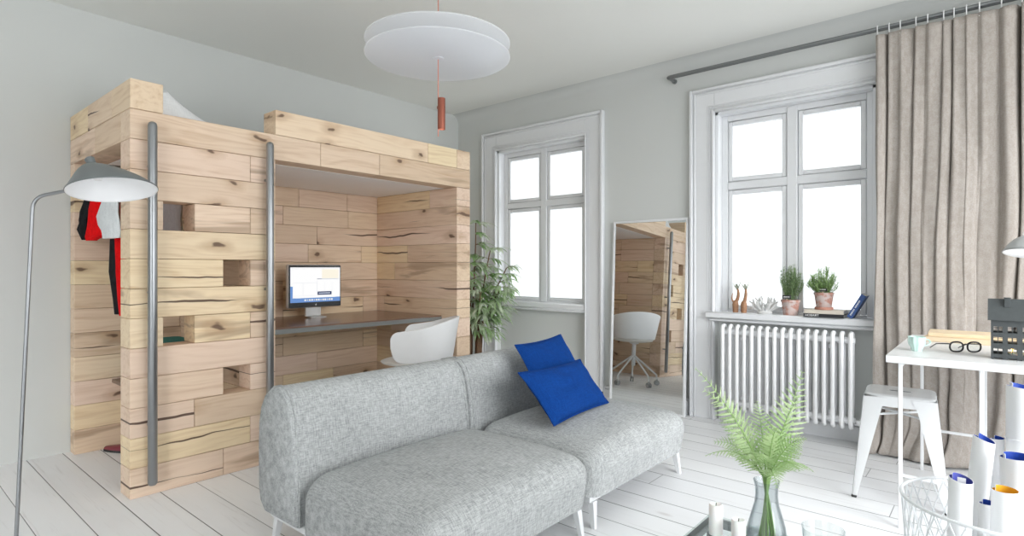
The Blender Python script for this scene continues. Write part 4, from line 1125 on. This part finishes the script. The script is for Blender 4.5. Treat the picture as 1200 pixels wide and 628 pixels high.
fe = thing('fern', 'light green fern fronds standing in the smoky glass vase', 'plant', (VX, VY, QZ+.015))
Rv = Vector((.7615, .648, 0)); Fv = Vector((-.648, .7615, 0))
def pinna(mb, p, d, nrm, L, wd):
    """lobed leaflet"""
    d = d.normalized(); s_ = nrm.cross(d).normalized(); n = 6; prev = None
    for i in range(n+1):
        t_ = i/n; e = (1-t_)**.7 if t_ > .25 else .55+1.1*t_
        for j, k in enumerate((1.0, .40)):
            if i == n: k = 0
            c_ = p+d*L*(t_+j*.5/n)+nrm*(-.22*L*(t_+j*.5/n)**2)
            if i == n and j == 1: continue
            w_ = wd*e*k
            row = mb.verts([c_-s_*w_-nrm*w_*.2, c_, c_+s_*w_-nrm*w_*.2])
            if prev:
                for q_ in (0,1): mb.face([prev[q_], prev[q_+1], row[q_+1], row[q_]], 0, 0, True)
            prev = row
def frond(tip_r, tip_u, tip_f, mid_r, mid_u, mid_f, wmax, npin, face=(0,0,1), seed=0):
    """frond leaving the vase mouth; offsets along image-right, up and away at the vase"""
    r_ = random.Random(seed)
    m0 = Vector((0,0,.241))
    T = m0+Rv*tip_r+Fv*tip_f+Vector((0,0,tip_u)); Mi = m0+Rv*mid_r+Fv*mid_f+Vector((0,0,mid_u))
    dirn = (Mi-m0).normalized()
    hd = Vector((dirn.x, dirn.y, 0)).normalized()*r_.uniform(.018, .034); foot = Vector((-hd.x, -hd.y, .012)); mouth = m0+Vector((dirn.x*.012, dirn.y*.012, 0))
    pts = bez(mouth, mouth*.55+Mi*.45, Mi, T, 40)
    f = MB(); N_ = Vector(face).normalized()
    for i in range(5, 41):
        t_ = i/40; 
        if i % max(1, round(40/npin)): continue
        tg = (pts[min(40, i+1)]-pts[i-1]).normalized(); nn = (N_-tg*N_.dot(tg)).normalized(); sd = tg.cross(nn).normalized()
        wl = wmax*(math.sin(PI*min(1, .12+t_*.80))**.75)*(1-.55*t_**3)
        if t_ < .12: wl *= .5
        for sg in (-1, 1): pinna(f, pts[i], sd*sg+tg*(.35+.3*t_)+nn*r_.uniform(-.1,.12), nn, wl*r_.uniform(.88,1.08), wl*.098+.0010)
    o = f.build('frond', M['fern'], fe, recalc=False)
    s_ = MB(); s_.tube([foot, foot*.5+mouth*.5, mouth]+pts[1:], [.0024]*3+[.0022-.0016*i/40 for i in range(1, 41)], 6); s_.build('frond_stem', M['fernstem'], o)
cam_n = (-Fv*.8+Vector((0,0,.6)))
frond(-.180, .268, -.02, -.085, .175, .0, .042, 20, tuple(cam_n), 1)
frond(-.135, .200, .05, -.06, .15, .03, .050, 20, tuple(-Fv*.5+Rv*-.4+Vector((0,0,.8))), 2)
frond(.098, .252, .02, .055, .15, .0, .060, 20, tuple(-Fv*.9+Vector((0,0,.4))), 3)
frond(.055, .21, -.05, .03, .14, -.02, .052, 20, tuple(-Fv*.7+Rv*.4+Vector((0,0,.5))), 4)
frond(-.142, .045, .02, -.07, .080, .01, .046, 20, (0,0,1), 5)
frond(.115, .012, .0, .06, .058, -.01, .044, 20, (0,0,1), 6)
frond(.085, .085, .06, .04, .09, .03, .042, 20, tuple(cam_n), 7)
frond(-.005, .14, -.07, .0, .12, -.03, .036, 20, tuple(-Fv*.6+Vector((0,0,.8))), 8)
frond(-.06, .075, -.10, -.03, .095, -.05, .042, 20, tuple(-Fv*.3+Vector((0,0,1))), 9)
frond(.03, .05, -.10, .02, .075, -.05, .030, 20, tuple(-Fv*.3+Vector((0,0,1))), 10)
frond(-.10, .12, .0, -.05, .11, .0, .040, 20, tuple(cam_n), 11)
frond(.02, .16, .10, .01, .12, .05, .046, 20, tuple(cam_n), 12)

frond(-.115, .075, .03, -.06, .085, .02, .040, 20, tuple(cam_n), 13)
frond(.065, .11, -.06, .035, .10, -.03, .042, 20, tuple(-Fv*.6+Vector((0,0,.8))), 14)
frond(-.03, .02, -.12, -.02, .06, -.07, .040, 20, tuple(-Fv*.3+Vector((0,0,1))), 15)

# ------------------------------------------------------------------ wire basket with paper rolls
BCX, BCY = 4.296, -2.35; BR, BZ = .19, .535
bs = thing('wire_basket', 'tall white wire basket full of rolled papers beside the coffee table', 'basket', (BCX, BCY, 0))
b = MB()
def ring(rad, z, n=48): return [(rad*math.cos(2*PI*i/n), rad*math.sin(2*PI*i/n), z) for i in range(n)]
b.tube(ring(BR, BZ), .0042, 8, True); b.build('rim', M['basket'], bs)
b = MB(); b.tube(ring(BR*.8, .006), .004, 8, True)
for i in range(7):
    o_ = (i-3)*.045; hl = math.sqrt(max(0, (BR*.8)**2-o_**2)); b.tube([(o_,-hl,.006),(o_,hl,.006)], .002, 5); b.tube([(-hl,o_,.009),(hl,o_,.009)], .002, 5)
b.build('bottom', M['basket'], bs)
b = MB(); nw = 36
for i in range(nw):
    for sg in (-1, 1):
        pts = []
        for j in range(13):
            t_ = j/12; a = 2*PI*i/nw+sg*t_*1.15; rr = BR*(.8+.2*t_); pts.append((rr*math.cos(a), rr*math.sin(a), .006+(BZ-.006)*t_))
        b.tube(pts, .0018, 5, cap=False)
b.build('wire_mesh', M['basket'], bs)
CAM = Vector((4.30, -4.185, 1.12))
def scr(u, v, t_):
    return CAM+t_*(Fv+Rv*((u-600)/667)+Vector((0,0,(314-v)/667)))
def roll(label, top, foot, rad, inner, turns=1.35, slant=0.0, band=False, slip=False, seed=0):
    top, foot = Vector(top), Vector(foot); ax = (top-foot); Lr = ax.length; ax.normalize()
    root = thing('paper_roll', label, 'paper roll', foot, 0, 'paper rolls in the wire basket')
    q_ = Vector((0,0,1)).rotation_difference(ax).to_matrix().to_4x4()
    b = MB(); n = 56; r0 = math.radians(75)+random.Random(seed).uniform(-.5, .5)
    pts = [((rad-.007*i/n*turns)*math.cos(r0+2*PI*turns*i/n), (rad-.007*i/n*turns)*math.sin(r0+2*PI*turns*i/n)) for i in range(n+1)]
    e = .0007
    A = []; B = []
    for i, (x, y) in enumerate(pts):
        k = 1+e/rad; ztop = Lr+slant*x+(.012*i/n)
        A.append(b.verts([(x*k, y*k, 0), (x*k, y*k, ztop)], q_)); B.append(b.verts([(x/k, y/k, 0), (x/k, y/k, ztop)], q_))
    for i in range(n):
        b.face([A[i][0], A[i+1][0], A[i+1][1], A[i][1]], 0, 0, True); b.face([B[i+1][0], B[i][0], B[i][1], B[i+1][1]], 1, 0, True)
        b.face([A[i][1], A[i+1][1], B[i+1][1], B[i][1]], 0); b.face([A[i+1][0], A[i][0], B[i][0], B[i+1][0]], 0)
    for i in (0, n): b.face([A[i][0], A[i][1], B[i][1], B[i][0]], 0)
    b.build('sheet', [M['paper'], inner], root, recalc=False)
    if band:
        g_ = MB(); g_.tube([(q_ @ Vector((rad*1.03*math.cos(2*PI*i/36), rad*1.03*math.sin(2*PI*i/36), Lr*band))) for i in range(36)], .0012, 6, True); g_.build('rubber_band', M['paper'], root)
    if slip:
        g_ = MB(); g_.box((-.008, -rad*.5, Lr-.06), (.008, -rad*.5+.0012, Lr+.014), 0); g_.xform(q_); g_.build('paper_slip', M['paper'], root)
    return root
def foot_at(dx, dy): return (BCX+dx, BCY+dy, .016)
roll('white paper roll with a small slip inside, standing at the basket rim nearest the vase', scr(1127, 564, 1.36), foot_at(-.075,-.05), .0275, M['paper_violet'], slip=True, seed=1, slant=-.2)
roll('tall white paper roll with blue inside, leaning behind the roll with the slip', scr(1154, 517, 1.47), foot_at(-.08,.04), .026, M['paper_blue'], 1.1, -.35, seed=2)
roll('white paper roll with yellow inside in the wire basket', scr(1179, 577, 1.33), foot_at(.01,-.085), .0285, M['paper_yellow'], seed=3, band=.80)
roll('short white paper roll with blue inside, sunk between the yellow roll and its taller neighbour', scr(1158, 592, 1.405), foot_at(-.025,-.012), .0205, M['paper_blue'], seed=4)
roll('wide white paper roll with blue inside behind the yellow roll', scr(1195, 538, 1.37), foot_at(.078,-.018), .039, M['paper_blue'], seed=5, band=.8)
roll('longest white paper roll with a band, standing highest in the basket', scr(1199, 456, 1.46), foot_at(.055,.085), .035, M['paper_blue'], seed=6, band=.84, slant=-.15)
roll('white paper roll with dark end standing between the longest roll and the leaning one', scr(1170, 516, 1.50), foot_at(-.015,.13), .018, M['paper_blue'], seed=7)

# ------------------------------------------------------------------ pendant lamp
PX, PY = 2.134, -2.22
pe = thing('pendant_lamp', 'pendant lamp of two translucent white discs with a copper spotlight below', 'lamp', (PX, PY, 2.70))
def disc(z, rad=.366):
    b = MB(); b.lathe([(0,z-.005),(rad-.004,z-.005),(rad,z-.002),(rad,z+.003),(rad-.004,z+.005),(0,z+.005)], (PX, PY, 0), 72); return b
tag(wpart('disc', disc(2.195), M['acrylic'], pe), 'lower frosted disc'); tag(wpart('disc', disc(2.262), M['acrylic'], pe), 'upper frosted disc')
b = MB(); b.tube([(PX, PY, CZ-.005), (PX, PY, 1.79)], .0028, 8); wpart('cord', b, M['copper_cord'], pe)
b = MB(); b.lathe([(0,-.03),(.045,-.03),(.045,.005),(0,.01)], (PX, PY, CZ), 24); wpart('ceiling_rose', b, M['copper'], pe)
b = MB(); b.lathe([(0,2.182),(.028,2.182),(.028,2.1895),(0,2.1895)], (PX, PY, 0), 24); 
wpart('hub', b, M['acrylic'], pe)
sxp, syp = PX+.0165*.7615, PY+.0165*.648
b = MB(); b.lathe([(.0,1.985),(.0185,1.985),(.0195,1.982),(.0195,1.826),(.0165,1.826),(.0165,1.85),(0,1.85)], (sxp, syp, 0), 28); sp = wpart('spotlight', b, M['copper'], pe)
b = MB(); b.lathe([(0,1.832),(.015,1.834),(.015,1.842),(0,1.845)], (sxp, syp, 0), 20); wpart('bulb', b, M['bulb'], pe, sp)
b = MB(); b.box((PX-.006, PY-.004, 1.93), (PX+.004, PY+.004, 1.945), .001); wpart('cord_clip', b, M['copper'], pe, sp)

# ------------------------------------------------------------------ floor lamp
fl = thing('floor_lamp', 'grey floor lamp with a thin bent pole and peaked shade by the closet', 'lamp', (1.452, -3.76, 0))
b = MB(); b.lathe([(0,0),(.15,0),(.15,.012),(.14,.018),(.015,.022),(.012,.05),(0,.05)], (0,0,0), 40); b.build('base', M['mat_grey'], fl)
b = MB(); b.tube(smooth_path([(1.452,-3.76,.02),(1.502,-3.716,1.39),(1.612,-3.622,1.418)], .05, 8), .0068, 12); wpart('pole', b, M['steel'], fl)
Ms = Matrix.Translation((1.734, -3.519, 1.417)) @ Matrix.Rotation(math.radians(40.4), 4, 'Z') @ Matrix.Rotation(math.radians(-11), 4, 'Y') @ Matrix.Rotation(math.radians(-7.5), 4, 'X')
b = MB()
def shade(u, v):
    a = 2*PI*u; s_ = v
    r_ = .150*max(0.0, 1-s_)**.70+.013*s_; z = .118*s_; cx_ = -.068*s_**1.5
    return (cx_+r_*math.cos(a), r_*math.sin(a)*.98, z)
b.grid(shade, 56, 22, True, M=Ms); o = b.build('shade', [M['mat_grey'], M['lamp_white']], None, angle=60)
bm_ = o.data; 
for v in bm_.vertices: v.co -= Vector(fl.location)
o.parent = fl; md = o.modifiers.new('s', 'SOLIDIFY'); md.thickness = .003; md.offset = -1; md.material_offset = 1; md.material_offset_rim = 0
b = MB(); b.lathe([(.012,-.012),(.0135,.0),(.0165,.018),(.017,.024),(.013,.028),(0,.029)], (0,0,0), 20, M=Ms @ Matrix.Translation((-.068, 0, .118)) @ Matrix.Rotation(math.radians(-22), 4, 'Y')); wpart('finial', b, M['mat_grey'], fl)
b = MB(); b.lathe([(0,.052),(.014,.052),(.016,.056),(.016,.10),(0,.10)], (0,0,0), 16, M=Ms @ Matrix.Translation((-.052,0,.0))); wpart('socket', b, M['lamp_white'], fl)
